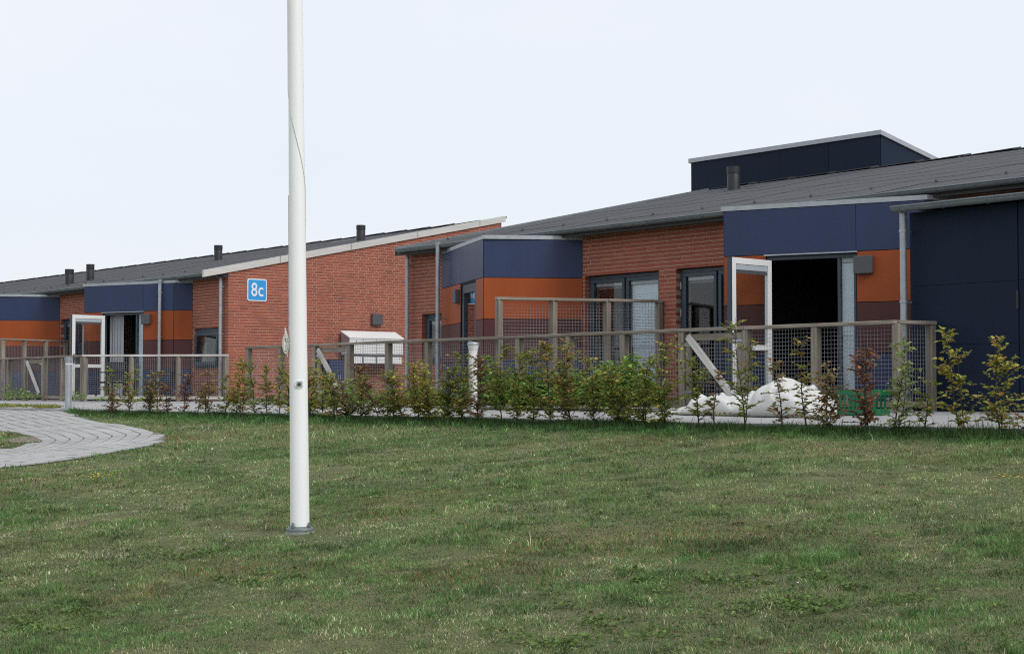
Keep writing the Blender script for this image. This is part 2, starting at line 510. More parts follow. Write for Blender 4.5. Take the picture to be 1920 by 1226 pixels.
for s in np.arange(0, arc[-1], 0.3):
    x, y, w, dx, dy = along(s)
    w += 0.03
    a = (x - dy * w, y + dx * w); c_ = (x + dy * w, y - dx * w)
    row = [(a[0], a[1], float(lawn_z(a[0], a[1])) + 0.008), (x, y, float(lawn_z(x, y)) + 0.008), (c_[0], c_[1], float(lawn_z(c_[0], c_[1])) + 0.008)]
    if prev: mb.add(prev + row, [(0, 1, 4, 3), (1, 2, 5, 4)])
    prev = row
mb.build('joint_sand', M['sand'], pp)
cand = []
ROW = 0.185
for k in range(-10, 10):
    off = (k + 0.5) * ROW
    s = (k % 2) * 0.13
    while s < arc[-1] - 0.3:
        x, y, w, dx, dy = along(s + 0.13)
        if abs(off) < w - 0.02:
            px, py = x + dy * off, y - dx * off
            # length stretches or shrinks round the bend
            x2, y2, w2, dx2, dy2 = along(s + 0.26); x1, y1, w1, dx1, dy1 = along(s)
            L = math.hypot((x2 + dy2 * off) - (x1 + dy1 * off), (y2 - dx2 * off) - (y1 - dx1 * off))
            if L > 0.06: cand.append((px, py, math.atan2(dy, dx), L))
        s += 0.26
pv_tints = [tuple(np.array((0.42, 0.415, 0.405)) * k) for k in (0.94, 0.97, 1.0, 1.0, 1.03, 1.06)]
def paver_pts(L, W):
    h = 0.05
    return [(-L / 2, -W / 2, -0.03), (L / 2, -W / 2, -0.03), (L / 2, W / 2, -0.03), (-L / 2, W / 2, -0.03),
            (-L / 2 + .006, -W / 2 + .006, 0.018), (L / 2 - .006, -W / 2 + .006, 0.018), (L / 2 - .006, W / 2 - .006, 0.018), (-L / 2 + .006, W / 2 - .006, 0.018)]
pv_mesh = []
for t in pv_tints:
    mb = MB(); mb.hexa(paver_pts(1.0, ROW - 0.012), t); pv_mesh.append(mb.mesh('paver', M['paver']))
cand.sort(key=lambda q: abs(q[0] + 19.0) + abs(q[1] - 9.0))
rest = MB()
for i, (px, py, a, L) in enumerate(cand):
    z = float(lawn_z(px, py)) + random.uniform(0.0, 0.002)
    tl = -0.085
    if i < 300:
        o = place('paver', random.choice(pv_mesh), pp, (px, py, z + 0.004))
        o.scale = (L - 0.012, 1, 1)
        # follow the slope of the lawn
        ux = Vector((math.cos(a), math.sin(a), 0.085 * math.sin(a))).normalized(); uy = Vector((-math.sin(a), math.cos(a), 0.085 * math.cos(a))).normalized()
        uz = ux.cross(uy)
        o.rotation_euler = Matrix((ux, uy, uz)).transposed().to_euler()
    else:
        P = []
        for (lx, ly, lz) in paver_pts(L - 0.012, ROW - 0.012):
            gx = px + math.cos(a) * lx - math.sin(a) * ly; gy = py + math.sin(a) * lx + math.cos(a) * ly
            P.append((gx, gy, z + 0.004 + lz + 0.085 * (gy - py)))
        rest.hexa(P, random.choice(pv_tints))
tag(rest.build('paver_field', M['paver'], pp), kind='stuff')
# bare dirt along the inner bend
mb = MB(); ring = []
for k in range(15):   # follows the inner edge of the path
    a = 2 * PI * k / 15
    x = -21.55 + 0.65 * math.cos(a) * (1 + 0.15 * math.sin(3 * a)); y = 9.27 + 0.24 * math.sin(a) * (1 + 0.2 * math.cos(2 * a))
    x, y = x + 0.25 * (y - 9.2), y - 0.30 * (x + 21.7)
    ring.append((x, y, float(lawn_z(x, y)) + 0.012))
mb.add(ring + [(-21.55, 9.25, float(lawn_z(-21.55, 9.25)) + 0.02)], [(k, (k + 1) % 15, 15) for k in range(15)])
tag(mb.build('dirt_patch', M['dirt']), 'bare brown dirt beside the bend of the paver path', kind='structure')

# ------------------------------------------------------------------ the two brick houses
EAVE_Y, EAVE_Z, RIDGE_Y, RIDGE_Z = 17.93, 2.96, 26.67, 4.80
SLOPE = (RIDGE_Z - EAVE_Z) / (RIDGE_Y - EAVE_Y)
COURSE = 1 / 15.0
def brick_tint():
    k = random.random()
    base = np.array((0.345, 0.094, 0.056))
    if k < 0.14: base = np.array((0.300, 0.088, 0.058))
    elif k < 0.26: base = np.array((0.365, 0.108, 0.062))
    elif k < 0.31: base = np.array((0.305, 0.095, 0.070))
    return tuple(base * random.uniform(0.92, 1.08))

BT = [brick_tint() for _ in range(14)]
def brick_hexa(w, d=0.10):
    h = 0.0525
    e = 0.0015
    return [(0, -0.0, 0), (w, 0, 0), (w, d, 0), (0, d, 0), (0, 0, h), (w, 0, h), (w, d, h), (0, d, h)]
_bm = {}
def brick_mesh(w, t):
    key = (round(w, 3), t)
    if key not in _bm:
        mb = MB(); mb.hexa(brick_hexa(round(w, 3)), BT[t]); _bm[key] = mb.mesh('brick', M['brick'])
    return _bm[key]

def lay_bricks(fr, u0, u1, z0, ztop, openings, phase=0.0):
    """bricks of a facing: list of (u, z, width). Two stretchers and a header alternate with plain stretcher courses."""
    out = []
    r0 = int(round(z0 / COURSE)); r = r0
    while True:
        z = r * COURSE + 0.037
        zmax = max(ztop(u0), ztop(u1))
        if z > zmax: break
        u = u0 - 1.2 + phase
        pat = [0.24, 0.24, 0.12] if r % 2 == 0 else [0.24]
        sh = {0: 0.0, 1: 0.18, 2: 0.0, 3: 0.06}[r % 4]
        u += sh
        k = 0
        while u < u1:
            w = pat[k % len(pat)]; k += 1
            a, b_ = u + 0.007, u + w - 0.007
            u += w
            segs = [(max(a, u0), min(b_, u1))]
            for (o0, o1, p0, p1) in openings:
                if z + 0.03 > p0 and z + 0.02 < p1:
                    ns = []
                    for (s0, s1) in segs:
                        if s1 <= o0 or s0 >= o1: ns.append((s0, s1)); continue
                        if s0 < o0: ns.append((s0, o0 - 0.001))
                        if s1 > o1: ns.append((o1 + 0.001, s1))
                    segs = ns
            for (s0, s1) in segs:
                if s1 - s0 > 0.03 and z + 0.03 < ztop((s0 + s1) / 2):
                    out.append((s0, z, s1 - s0))
        r += 1
    return out

def set_bricks(fr, bricks, wall, n_single, key):
    bricks = sorted(bricks, key=key)
    rest = MB()
    ang = math.atan2(fr.u.y, fr.u.x)
    for i, (u, z, w) in enumerate(bricks):
        d = random.uniform(-0.001, 0.0015)
        t = random.randrange(len(BT))
        if i < n_single:
            w2 = round(w, 2)
            o = place('brick', brick_mesh(w2, t), wall, fr.p(u, 0.0 + d, z), ang)
        else:
            P = [fr.p(u + a, d - b_, z + c_) for (a, b_, c_) in brick_hexa(w)]
            rest.hexa(P, BT[t])
    if rest.v:
        tag(rest.build('brickwork', M['brick'], wall), kind='stuff')

def slab_wall(fr, u0, u1, z0, z1, openings, d0, d1):
    """wall with openings as one closed mesh"""
    us = sorted({u0, u1, *[o[0] for o in openings if u0 < o[0] < u1], *[o[1] for o in openings if u0 < o[1] < u1]})
    zs = sorted({z0, z1, *[o[2] for o in openings if z0 < o[2] < z1], *[o[3] for o in openings if z0 < o[3] < z1]})
    nu, nz = len(us) - 1, len(zs) - 1
    def full(i, j):
        if not (0 <= i < nu and 0 <= j < nz): return False
        cu, cz = (us[i] + us[i + 1]) / 2, (zs[j] + zs[j + 1]) / 2
        return not any(o[0] < cu < o[1] and o[2] < cz < o[3] for o in openings)
    mb = MB(); P = fr.p
    for i in range(nu):
        for j in range(nz):
            if not full(i, j): continue
            a, b_, c_, e = us[i], us[i + 1], zs[j], zs[j + 1]
            mb.add([P(a, d1, c_), P(b_, d1, c_), P(b_, d1, e), P(a, d1, e)], [(0, 1, 2, 3)])
            mb.add([P(a, d0, c_), P(b_, d0, c_), P(b_, d0, e), P(a, d0, e)], [(3, 2, 1, 0)])
            if not full(i - 1, j): mb.add([P(a, d0, c_), P(a, d1, c_), P(a, d1, e), P(a, d0, e)], [(0, 1, 2, 3)])
            if not full(i + 1, j): mb.add([P(b_, d0, c_), P(b_, d1, c_), P(b_, d1, e), P(b_, d0, e)], [(3, 2, 1, 0)])
            if not full(i, j - 1): mb.add([P(a, d0, c_), P(b_, d0, c_), P(b_, d1, c_), P(a, d1, c_)], [(0, 1, 2, 3)])
            if not full(i, j + 1): mb.add([P(a, d0, e), P(b_, d0, e), P(b_, d1, e), P(a, d1, e)], [(3, 2, 1, 0)])
    return mb

def slats(mb, fr, u0, u1, d, z0, z1, pitch=0.025, tilt=0.013):
    z = z0
    while z < z1 - pitch:
        P = fr.p
        mb.hexa([P(u0, d + 0.005, z), P(u1, d + 0.005, z), P(u1, d - 0.001, z + 0.002), P(u0, d - 0.001, z + 0.002),
                 P(u0, d + 0.0055, z + 0.003), P(u1, d + 0.0055, z + 0.003), P(u1, d, z + pitch + 0.002), P(u0, d, z + pitch + 0.002)])
        z += pitch

def window(house, fr, u0, u1, z0, z1, panes, depth=0.09, hinge=None):
    """panes: list of (ua, ub, blind) with blind None, 'raised' or 'closed'"""
    P = fr.p
    w = empty('window', P((u0 + u1) / 2, 0, z0), house)
    f = MB()
    fw = 0.065
    fr.box(f, u0 + .004, u1 - .004, -depth - 0.06, -depth, z1 - fw, z1 - .004); fr.box(f, u0 + .004, u1 - .004, -depth - 0.06, -depth, z0 + .004, z0 + fw)
    fr.box(f, u0 + .004, u0 + fw, -depth - 0.06, -depth, z0 + fw, z1 - fw); fr.box(f, u1 - fw, u1 - .004, -depth - 0.06, -depth, z0 + fw, z1 - fw)
    f.build('window_frame', M['frame'], w, bevel=0.004)
    for (a, b_, bl) in panes:
        s = MB(); sw = 0.06
        fr.box(s, a, b_, -depth - 0.05, -depth + 0.012, z1 - fw - sw, z1 - fw - .001); fr.box(s, a, b_, -depth - 0.05, -depth + 0.012, z0 + fw + .001, z0 + fw + sw)
        fr.box(s, a, a + sw, -depth - 0.05, -depth + 0.012, z0 + fw + sw, z1 - fw - sw); fr.box(s, b_ - sw, b_, -depth - 0.05, -depth + 0.012, z0 + fw + sw, z1 - fw - sw)
        s.build('sash', M['frame'], w, bevel=0.004)
        g = MB(); fr.box(g, a + sw, b_ - sw, -depth - 0.028, -depth - 0.020, z0 + fw + sw, z1 - fw - sw)
        g.build('pane', M['glass'], w)
        zt = z1 - fw - sw
        if bl:
            r = MB(); fr.box(r, a + sw + .005, b_ - sw - .005, -depth - 0.10, -depth - 0.04, zt - 0.055, zt + 0.01)
            r.build('blind_rail', M['blind_rail'], w)
            r = MB()
            if bl == 'closed':
                slats(r, fr, a + sw + .01, b_ - sw - .01, -depth - 0.075, z0 + fw + sw, zt - 0.06)
                tag(r.build('blind_slats', M['blind'], w), kind='stuff')
            else:
                fr.box(r, a + sw + .01, b_ - sw - .01, -depth - 0.09, -depth - 0.055, zt - 0.105, zt - 0.06)
                r.build('raised_blind', M['grey_box'], w)
    if hinge is not None:
        for hz in (z1 - 0.32, z1 - 0.75, z0 + 0.3):
            h = MB(); fr.box(h, hinge - 0.012, hinge + 0.012, -depth + 0.002, -depth + 0.024, hz, hz + 0.12); h.build('hinge', M['zinc'], w)
    return w

def downpipe(house, x, y, z0, z1, r=0.04, wall_y=None):
    d = MB(); d.tube([(x, y, z0), (x, y, z1)], r, 14)
    o = d.build('downpipe', M['zinc'], house, smooth=True)
    for z in (z1 - 0.25, (z0 + z1) / 2 + 0.1, z0 + 0.55):
        c_ = MB(); c_.tube([(x, y, z), (x, y, z + 0.03)], r + 0.008, 14)
        c_.box(x - 0.008, x + 0.008, y, (wall_y or y + 0.1), z + 0.005, z + 0.025)
        c_.build('pipe_collar', M['zinc'], o, smooth=True)
    c_ = MB(); c_.tube([(x, y, z1 - 0.01), (x, y, z1 + 0.07)], [r + 0.004, r + 0.014], 14); c_.build('pipe_outlet', M['zinc'], o, smooth=True)
    return o

def gutter(house, x0, x1, y, ztop, r, mat, pitch=0.6):
    g = MB(); n = 10
    for k in range(n + 1): pass
    vs = []; fs = []
    for xi in (x0, x1):
        for rr in (r, r - 0.006):
            for k in range(n + 1):
                a = PI + PI * k / n
                vs.append((xi, y + rr * math.cos(a), ztop + rr * math.sin(a)))
    m_ = n + 1
    for k in range(n):
        fs.append((k, k + 1, 2 * m_ + k + 1, 2 * m_ + k))                 # outside
        fs.append((m_ + k + 1, m_ + k, 3 * m_ + k, 3 * m_ + k + 1))        # inside
    for e in (0, 2 * m_):
        fs.append(tuple(e + k for k in range(m_)))                         # end caps
    fs.append((0, 2 * m_, 3 * m_, m_)); fs.append((n, m_ + n, 3 * m_ + n, 2 * m_ + n))
    g.add(vs, fs)
    g.tube([(x0, y - r, ztop), (x1, y - r, ztop)], 0.010, 8)
    o = g.build('gutter', mat, house, smooth=True)
    xx = x0 + 0.12
    while xx < x1:
        b_ = MB()
        pts = [(xx, y + (r + 0.003) * math.cos(PI + PI * k / 8), ztop + (r + 0.003) * math.sin(PI + PI * k / 8)) for k in range(9)]
        b_.tube(pts, 0.007, 5)
        b_.build('gutter_bracket', mat, o)
        xx += pitch
    return o

# one corrugated roof sheet, shared by all; its long edge climbs the slope, its right edge laps over
SW, SL = 1.1, (RIDGE_Y + 0.08 - EAVE_Y + 0.02) / 8.0
def sheet_mesh():
    mb = MB(); n = 24; vs = []; fs = []
    for j, t in enumerate((0.0, SL + 0.10)):
        for lay in (0, 1):
            for i in range(n + 1):
                x = i / n * (SW + 0.03)
                z = 0.0016 * math.cos(x / SW * 2 * PI * 6) + 0.003 * (i / n) + (0.003 * (1 - t / SL)) - lay * 0.005
                vs.append((x, t, z + t * SLOPE))
    m_ = n + 1
    for i in range(n):
        fs.append((i, i + 1, 2 * m_ + i + 1, 2 * m_ + i))
        fs.append((m_ + i, i + 0, i + 1, m_ + i + 1)[::-1])
        fs.append((3 * m_ + i, 2 * m_ + i, 2 * m_ + i + 1, 3 * m_ + i + 1))
    fs.append((0, 2 * m_, 3 * m_, m_)[::-1]); fs.append((n, 2 * m_ + n, 3 * m_ + n, m_ + n))
    mb.add(vs, fs)
    return mb.mesh('roof_sheet', M['roof'], smooth=True)
SHEET = sheet_mesh()
_c = MB(); _c.tube([(0, 0, 0), (0, 0, 0.035)], [0.03, 0.012], 7); CAPS = _c.mesh('sheet_fixing', M['black'])

_c = MB()
_rw = SW + 0.02
_c.hexa([(0, -0.16, -0.16 * SLOPE - .012), (_rw, -0.16, -0.16 * SLOPE + .012), (_rw, 0.10, 0.004), (0, 0.10, -.02), (0, -0.16, -0.16 * SLOPE + .004), (_rw, -0.16, -0.16 * SLOPE + .028), (_rw, 0.10, 0.044), (0, 0.10, .020)])
RCAP = _c.mesh('ridge_cap', M['roof'])
def roof(house, x0, x1, dy, yscale=1.0):
    d = MB()
    y0, y1 = EAVE_Y + dy + 0.02, EAVE_Y + dy + (RIDGE_Y - EAVE_Y) * yscale
    zt = lambda y: EAVE_Z + (y - dy - EAVE_Y) * SLOPE - 0.05
    d.hexa([(x0, y0, zt(y0) - .10), (x1, y0, zt(y0) - .10), (x1, y1, zt(y1) - .10), (x0, y1, zt(y1) - .10),
            (x0, y0, zt(y0)), (x1, y0, zt(y0)), (x1, y1, zt(y1)), (x0, y1, zt(y1))])
    o = d.build('roof', M['deck'], house)
    nx = int(math.ceil((x1 - x0) / SW))
    for i in range(nx):
        x = x1 - (i + 1) * SW
        if x < x0 - 0.6: continue
        for j in range(8):
            y = EAVE_Y + dy - 0.02 + j * SL * yscale
            z = EAVE_Z + (y - dy - EAVE_Y) * SLOPE - 0.012 + random.uniform(-0.003, 0.003)
            sh_ = place('roof_sheet', SHEET, o, (x, y, z)); sh_.scale = (1, yscale, yscale)
        yr = EAVE_Y + dy + (RIDGE_Y - EAVE_Y) * yscale + 0.08
        place('ridge_cap', RCAP, o, (x, yr, EAVE_Z + (yr - dy - EAVE_Y) * SLOPE + 0.012))
        place('sheet_fixing', CAPS, o, (x + 0.55, EAVE_Y + dy + 0.72, EAVE_Z + 0.72 * SLOPE + 0.015))
    return o

def vent(house, x, y, dy, h, r, collars=True):
    z = EAVE_Z + (y - dy - EAVE_Y) * SLOPE
    v_ = MB(); v_.lathe(x, y, [(r, z - 0.15), (r, z + h * 0.62), (r * 0.97, z + h * 0.64), (r * 0.97, z + h * 0.68), (r * 1.04, z + h * 0.69), (r * 1.04, z + h), (r * 0.9, z + h), (r * 0.88, z + h - 0.05)], 20)
    o = v_.build('roof_vent', M['black'], house, smooth=True)
    return o

def bay(house, A, B, C_, D, mirror, label_face):
    """angled entrance bay: short side A-B, long side B-C, small return C-D (plan points). Returns frames."""
    TOP = 2.78
    long_ = Frame(B, (C_[0] - B[0], C_[1] - B[1])) if not mirror else Frame(C_, (B[0] - C_[0], B[1] - C_[1]))
    short = Frame(A, (B[0] - A[0], B[1] - A[1])) if not mirror else Frame(B, (A[0] - B[0], A[1] - B[1]))
    ret = Frame(C_, (D[0] - C_[0], D[1] - C_[1])) if not mirror else Frame(D, (C_[0] - D[0], C_[1] - D[1]))
    base = empty('entrance_bay', (B[0], B[1], 0), house)
    ll = math.hypot(C_[0] - B[0], C_[1] - B[1]); ls = math.hypot(A[0] - B[0], A[1] - B[1]); lr = math.hypot(C_[0] - D[0], C_[1] - D[1])
    return base, long_, short, ret, ll, ls, lr, TOP

BANDS = [(0.02, 0.745, 'blue'), (0.755, 1.44, 'maroon'), (1.45, 2.135, 'orange'), (2.145, 2.775, 'blue')]
def panels(base, fr, u0, u1, splits=(), skip=None, bands=BANDS):
    """cladding boards with open joints, on the wall frame"""
    us = [u0] + [s for s in splits if u0 < s < u1] + [u1]
    for a, b_ in zip(us[:-1], us[1:]):
        for (z0, z1, col) in bands:
            if skip and skip(a, b_, z0, z1): continue
            mb = MB(); fr.box(mb, a + 0.003, b_ - 0.003, 0.0, 0.012, z0, z1)
            mb.build('cladding_panel', M[col], base)

def bay_trim(base, pts, z0, z1, out):
    # metal flashing round the flat roof of the bay, one closed profile
    mb = MB()
    mb.prism(pts, z0, z1)
    return mb.build('roof_flashing', M['zinc'], base)

def grow(pts, k):
    cx = sum(p[0] for p in pts) / len(pts); cy = sum(p[1] for p in pts) / len(pts)
    out = []
    for (x, y) in pts:
        l = math.hypot(x - cx, y - cy)
        out.append((x + (x - cx) / l * k, y + (y - cy) / l * k))
    return out

def door_bay(house, A, B, C_, D, Yw):
    """bay whose long face carries the open glass door"""
    base, fr, short, ret, ll, ls, lr, TOP = bay(house, A, B, C_, D, False, '')
    H = 2.11
    # backing wall of the long face with the door opening
    core = slab_wall(fr, 0.03, ll - 0.01, 0, TOP, [(0.62, 1.90, -0.1, H)], -0.12, -0.004)
    core.build('bay_wall', M['navy'], base)
    for f_, l_ in ((short, ls), (ret, lr)):
        mb = slab_wall(f_, 0.01, l_ - 0.03, 0, TOP, [], -0.10, -0.004); mb.build('bay_wall', M['navy'], base)
    bands = BANDS
    panels(base, fr, 0.0, 0.62, bands=bands[:3]); panels(base, fr, 1.915, ll, splits=(), bands=bands[:3])
    panels(base, fr, 0.0, ll, splits=(1.908,), bands=bands[3:])
    panels(base, short, 0.0, ls); panels(base, ret, 0.0, lr)
    pts = [(A[0], A[1] + .05), B, C_, (D[0], D[1] + .05)]
    mb = MB(); mb.prism(pts, 2.70, 2.80); mb.build('bay_roof', M['deck'], base)
    bay_trim(base, grow(pts, 0.05), 2.785, 2.85, 0)
    # drip strip above the door
    mb = MB(); fr.box(mb, 0.60, 1.93, 0.0, 0.045, H + 0.012, H + 0.03); mb.build('drip_strip', M['zinc'], base)
    # frame round the doorway
    f = MB()
    fr.box(f, 0.62, 1.905, -0.09, -0.02, H - 0.05, H + 0.008)
    for u in (0.62, 1.635, 1.865): fr.box(f, u, u + 0.045, -0.09, -0.02, 0, H - 0.05)
    f.build('door_frame', M['frame'], base, bevel=0.004)
    # side light with closed blind
    g = MB(); fr.box(g, 1.68, 1.865, -0.055, -0.047, 0.06, H - 0.05); g.build('pane', M['glass'], base)
    r = MB(); fr.box(r, 1.685, 1.86, -0.10, -0.07, H - 0.115, H - 0.052); r.build('blind_rail', M['blind_rail'], base)
    r = MB(); slats(r, fr, 1.685, 1.86, -0.085, 0.06, H - 0.12); tag(r.build('blind_slats', M['blind'], base), kind='stuff')
    if B[0] < -30:   # pale curtain drawn to the left just inside the doorway
        cu = MB()
        c_n = 14; cu_v = []
        for k in range(c_n + 1):
            u = 0.67 + k * 0.44 / c_n; dd = -0.17 + 0.022 * math.sin(k * 2.2)
            cu_v += [fr.p(u, dd, 0.03), fr.p(u, dd, H + 0.1)]
        cu.add(cu_v, [(2 * k, 2 * k + 2, 2 * k + 3, 2 * k + 1) for k in range(c_n)])
        cu.build('curtain', M['curtain'], base, smooth=True)
    # lamp box
    l = MB(); fr.box(l, 1.895, 2.15, 0.012, 0.10, 1.825, 2.07); lo = l.build('wall_lamp', M['grey_box'], house, bevel=0.008)
    # open leaf, hinged at u = 0.69, swung outward
    dr = empty('door', fr.p(0.69, 0.03, 0.03), house)
    hinge = Vector(fr.p(0.69, 0.035, 0))
    ld = Vector((0.045, -1.0, 0)).normalized()       # the leaf points nearly straight out of the house
    lf = Frame((hinge.x + ld.x * 0.86, hinge.y + ld.y * 0.86), (-ld.x, -ld.y))
    W = 0.86; z0, z1 = 0.05, H - 0.055
    f = MB(); sw = 0.085
    lf.box(f, 0, W, -0.03, 0.03, z1 - sw, z1); lf.box(f, 0, W, -0.03, 0.03, z0, z0 + sw * 1.1)
    lf.box(f, 0, sw, -0.03, 0.03, z0 + sw * 1.1, z1 - sw); lf.box(f, W - sw, W, -0.03, 0.03, z0 + sw * 1.1, z1 - sw)
    lf.box(f, sw, W - sw, -0.03, 0.03, 0.80, 0.875)
    f.build('door_leaf', M['white'], dr, bevel=0.004)
    f = MB(); lf.box(f, -0.035, -0.0, -0.032, 0.028, z0, z1); f.build('leaf_edge', M['frame'], dr)
    f = MB(); lf.box(f, 0, W, -0.045, -0.031, z1 - sw, z1); lf.box(f, 0, W, -0.045, -0.031, z0, z0 + sw); lf.box(f, 0, sw, -0.045, -0.031, z0 + sw, z1 - sw); lf.box(f, W - sw, W, -0.045, -0.031, z0 + sw, z1 - sw)
    f.build('outer_cladding', M['frame'], dr)
    for a, b_ in ((z0 + sw * 1.1, 0.80), (0.875, z1 - sw)):
        g = MB(); lf.box(g, sw, W - sw, -0.006, 0.002, a, b_); g.build('pane', M['glass'], dr)
    r = MB(); lf.box(r, sw + .01, W - sw - .01, 0.004, 0.022, z1 - sw - 0.075, z1 - sw - 0.004); r.build('blind_rail', M['blind_rail'], dr)
    r = MB(); lf.box(r, sw + .01, W - sw - .01, 0.004, 0.018, z1 - sw - 0.125, z1 - sw - 0.078); r.build('raised_blind', M['grey_box'], dr)
    h = MB(); lf.box(h, 0.03, 0.065, 0.03, 0.04, 0.90, 1.12); h.tube([lf.p(0.047, 0.04, 1.03), lf.p(0.047, 0.085, 1.03), lf.p(0.17, 0.085, 1.03)], 0.009, 8); h.build('handle', M['black'], dr)
    for hz in (0.25, 1.0, 1.85):
        h = MB(); h.tube([(hinge.x, hinge.y, hz), (hinge.x, hinge.y, hz + 0.09)], 0.012, 8); h.build('hinge', M['zinc'], dr)
    return base, fr

def window_bay(house, A, B, C_, D):
    """mirrored bay: long face looks left, with a narrow glazed door near its middle"""
    base, fr, short, ret, ll, ls, lr, TOP = bay(house, A, B, C_, D, True, '')
    H = 2.11
    # on this frame u runs from C towards B
    d0, d1 = ll - 1.62, ll - 0.50
    core = slab_wall(fr, 0.01, ll - 0.03, 0, TOP, [(d0, d1, -0.1, H)], -0.12, -0.004); core.build('bay_wall', M['navy'], base)
    for f_, l_ in ((short, ls), (ret, lr)):
        mb = slab_wall(f_, 0.03, l_ - 0.01, 0, TOP, [], -0.10, -0.004); mb.build('bay_wall', M['navy'], base)
    panels(base, fr, 0.0, d0, bands=BANDS[:3]); panels(base, fr, d1, ll, bands=BANDS[:3])
    panels(base, fr, 0.0, ll, splits=(d0 - 0.02,), bands=BANDS[3:])
    panels(base, short, 0.0, ls); panels(base, ret, 0.0, lr)
    pts = [(D[0], D[1] + .05), C_, B, (A[0], A[1] + .05)]
    mb = MB(); mb.prism(pts, 2.70, 2.80); mb.build('bay_roof', M['deck'], base)
    bay_trim(base, grow(pts, 0.05), 2.785, 2.85, 0)
    dr = empty('door', fr.p((d0 + d1) / 2, 0, 0.03), house)
    f = MB(); fw = 0.07
    fr.box(f, d0 + .003, d1 - .003, -0.10, -0.02, H - fw, H - .003)
    fr.box(f, d0 + .003, d0 + fw + 0.02, -0.10, -0.02, 0.02, H - fw); fr.box(f, d1 - fw, d1 - .003, -0.10, -0.02, 0.02, H - fw)
    f.build('door_frame', M['frame'], dr, bevel=0.004)
    s = MB(); a, b_ = d0 + fw + 0.02, d1 - fw
    fr.box(s, a, b_, -0.085, -0.005, H - fw - 0.09, H - fw - .002); fr.box(s, a, b_, -0.085, -0.005, 0.03, 0.16)
    fr.box(s, a, a + 0.09, -0.085, -0.005, 0.16, H - fw - 0.09); fr.box(s, b_ - 0.09, b_, -0.085, -0.005, 0.16, H - fw - 0.09)
    s.build('door_leaf', M['frame'], dr, bevel=0.004)
    g = MB(); fr.box(g, a + 0.09, b_ - 0.09, -0.05, -0.042, 0.16, H - fw - 0.09); g.build('pane', M['glass'], dr)
    l = MB(); fr.box(l, d0 - 0.27, d0 - 0.03, 0.012, 0.10, 1.80, 2.04); l.build('wall_lamp', M['grey_box'], house, bevel=0.008)
    return base, fr

def unit(house, dx, dy, w_end, e_end, single, brick_ranges):
    """front of one house: bays, windows, bricks. dx, dy shift the shared plan."""
    Yw = 18.25 + dy
    fr = Frame((0, Yw), (1, 0))
    S = lambda p: (p[0] + dx, p[1] + dy)
    A1, B1, C1, D1 = S((-19.833, 18.25)), S((-20.762, 16.863)), S((-23.60, 18.172)), S((-23.64, 18.25))
    A2, B2 = S((-16.31, 18.25)), S((-15.353, 16.864))
    C2, D2 = (S((-12.70, 17.87)), S((-12.5, 18.25)))
    win = [(-24.33 + dx, -23.70 + dx, 0.75, 1.69), (-19.76 + dx, -18.03 + dx, 0.05, 2.165), (-17.64 + dx, -16.36 + dx, 0.05, 2.165), (-12.40 + dx, -11.17 + dx, 0.75, 1.695)]
    ops = [w for w in win if w_end < w[0] and w[1] < e_end]
    bays = [(D1[0] + 0.03, A1[0] - 0.03, 0.0, 2.62), (A2[0] + 0.03, D2[0] - 0.03, 0.0, 2.62)]
    openings = ops + bays
    wall = slab_wall(fr, w_end + 0.014, e_end - 0.014, 0, 2.98, [(o[0] - .008, o[1] + .008, o[2] - .008, o[3] + .008) for o in ops] + bays, -0.34, -0.004).build('front_wall', M['mortar'], house)
    br = []
    for (a, b_) in brick_ranges:
        br += lay_bricks(fr, max(a, w_end), min(b_, e_end), 0.0, lambda u: 2.93, ops + [(D1[0] - 0.0, A1[0] + 0.0, 0, 2.86), (A2[0], D2[0], 0, 2.86)])
    cx = -18.0 + dx
    def key(b_):
        u, z, w = b_
        hidden = 0 if z > 1.1 else 100
        return math.hypot(u, Yw) + hidden + (60 if u > -12.5 + dx and dx == 0 else 0)
    set_bricks(fr, br, wall, single, key)
    window_bay(house, A1, B1, C1, D1)
    door_bay(house, A2, B2, C2, D2, Yw)
    for k, w in enumerate(win):
        if w not in ops: continue
        u0, u1, z0, z1 = w
        if k == 0: window(house, fr, u0, u1, z0, z1, [(u0 + .07, u1 - .07, 'raised')])
        elif k == 1: window(house, fr, u0, u1, z0, z1, [(u0 + .07, u0 + .86, 'raised'), (u0 + .90, u1 - .03, 'closed')])
        elif k == 2: window(house, fr, u0, u1, z0, z1, [(u0 + .07, u0 + .78, 'raised'), (u0 + .82, u1 - .07, 'raised')], hinge=u0 + 0.03)
        else: tilt_window(house, fr, u0, u1, z0, z1)
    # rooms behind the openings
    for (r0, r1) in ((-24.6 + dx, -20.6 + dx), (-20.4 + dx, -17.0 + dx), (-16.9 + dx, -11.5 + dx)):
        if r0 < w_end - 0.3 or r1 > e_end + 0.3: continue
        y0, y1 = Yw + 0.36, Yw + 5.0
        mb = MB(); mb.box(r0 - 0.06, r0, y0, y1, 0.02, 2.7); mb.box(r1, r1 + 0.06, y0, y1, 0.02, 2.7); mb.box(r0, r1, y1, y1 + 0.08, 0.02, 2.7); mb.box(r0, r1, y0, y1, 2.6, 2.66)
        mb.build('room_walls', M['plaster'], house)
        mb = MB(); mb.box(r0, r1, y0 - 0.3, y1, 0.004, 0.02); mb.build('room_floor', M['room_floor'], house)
    return wall

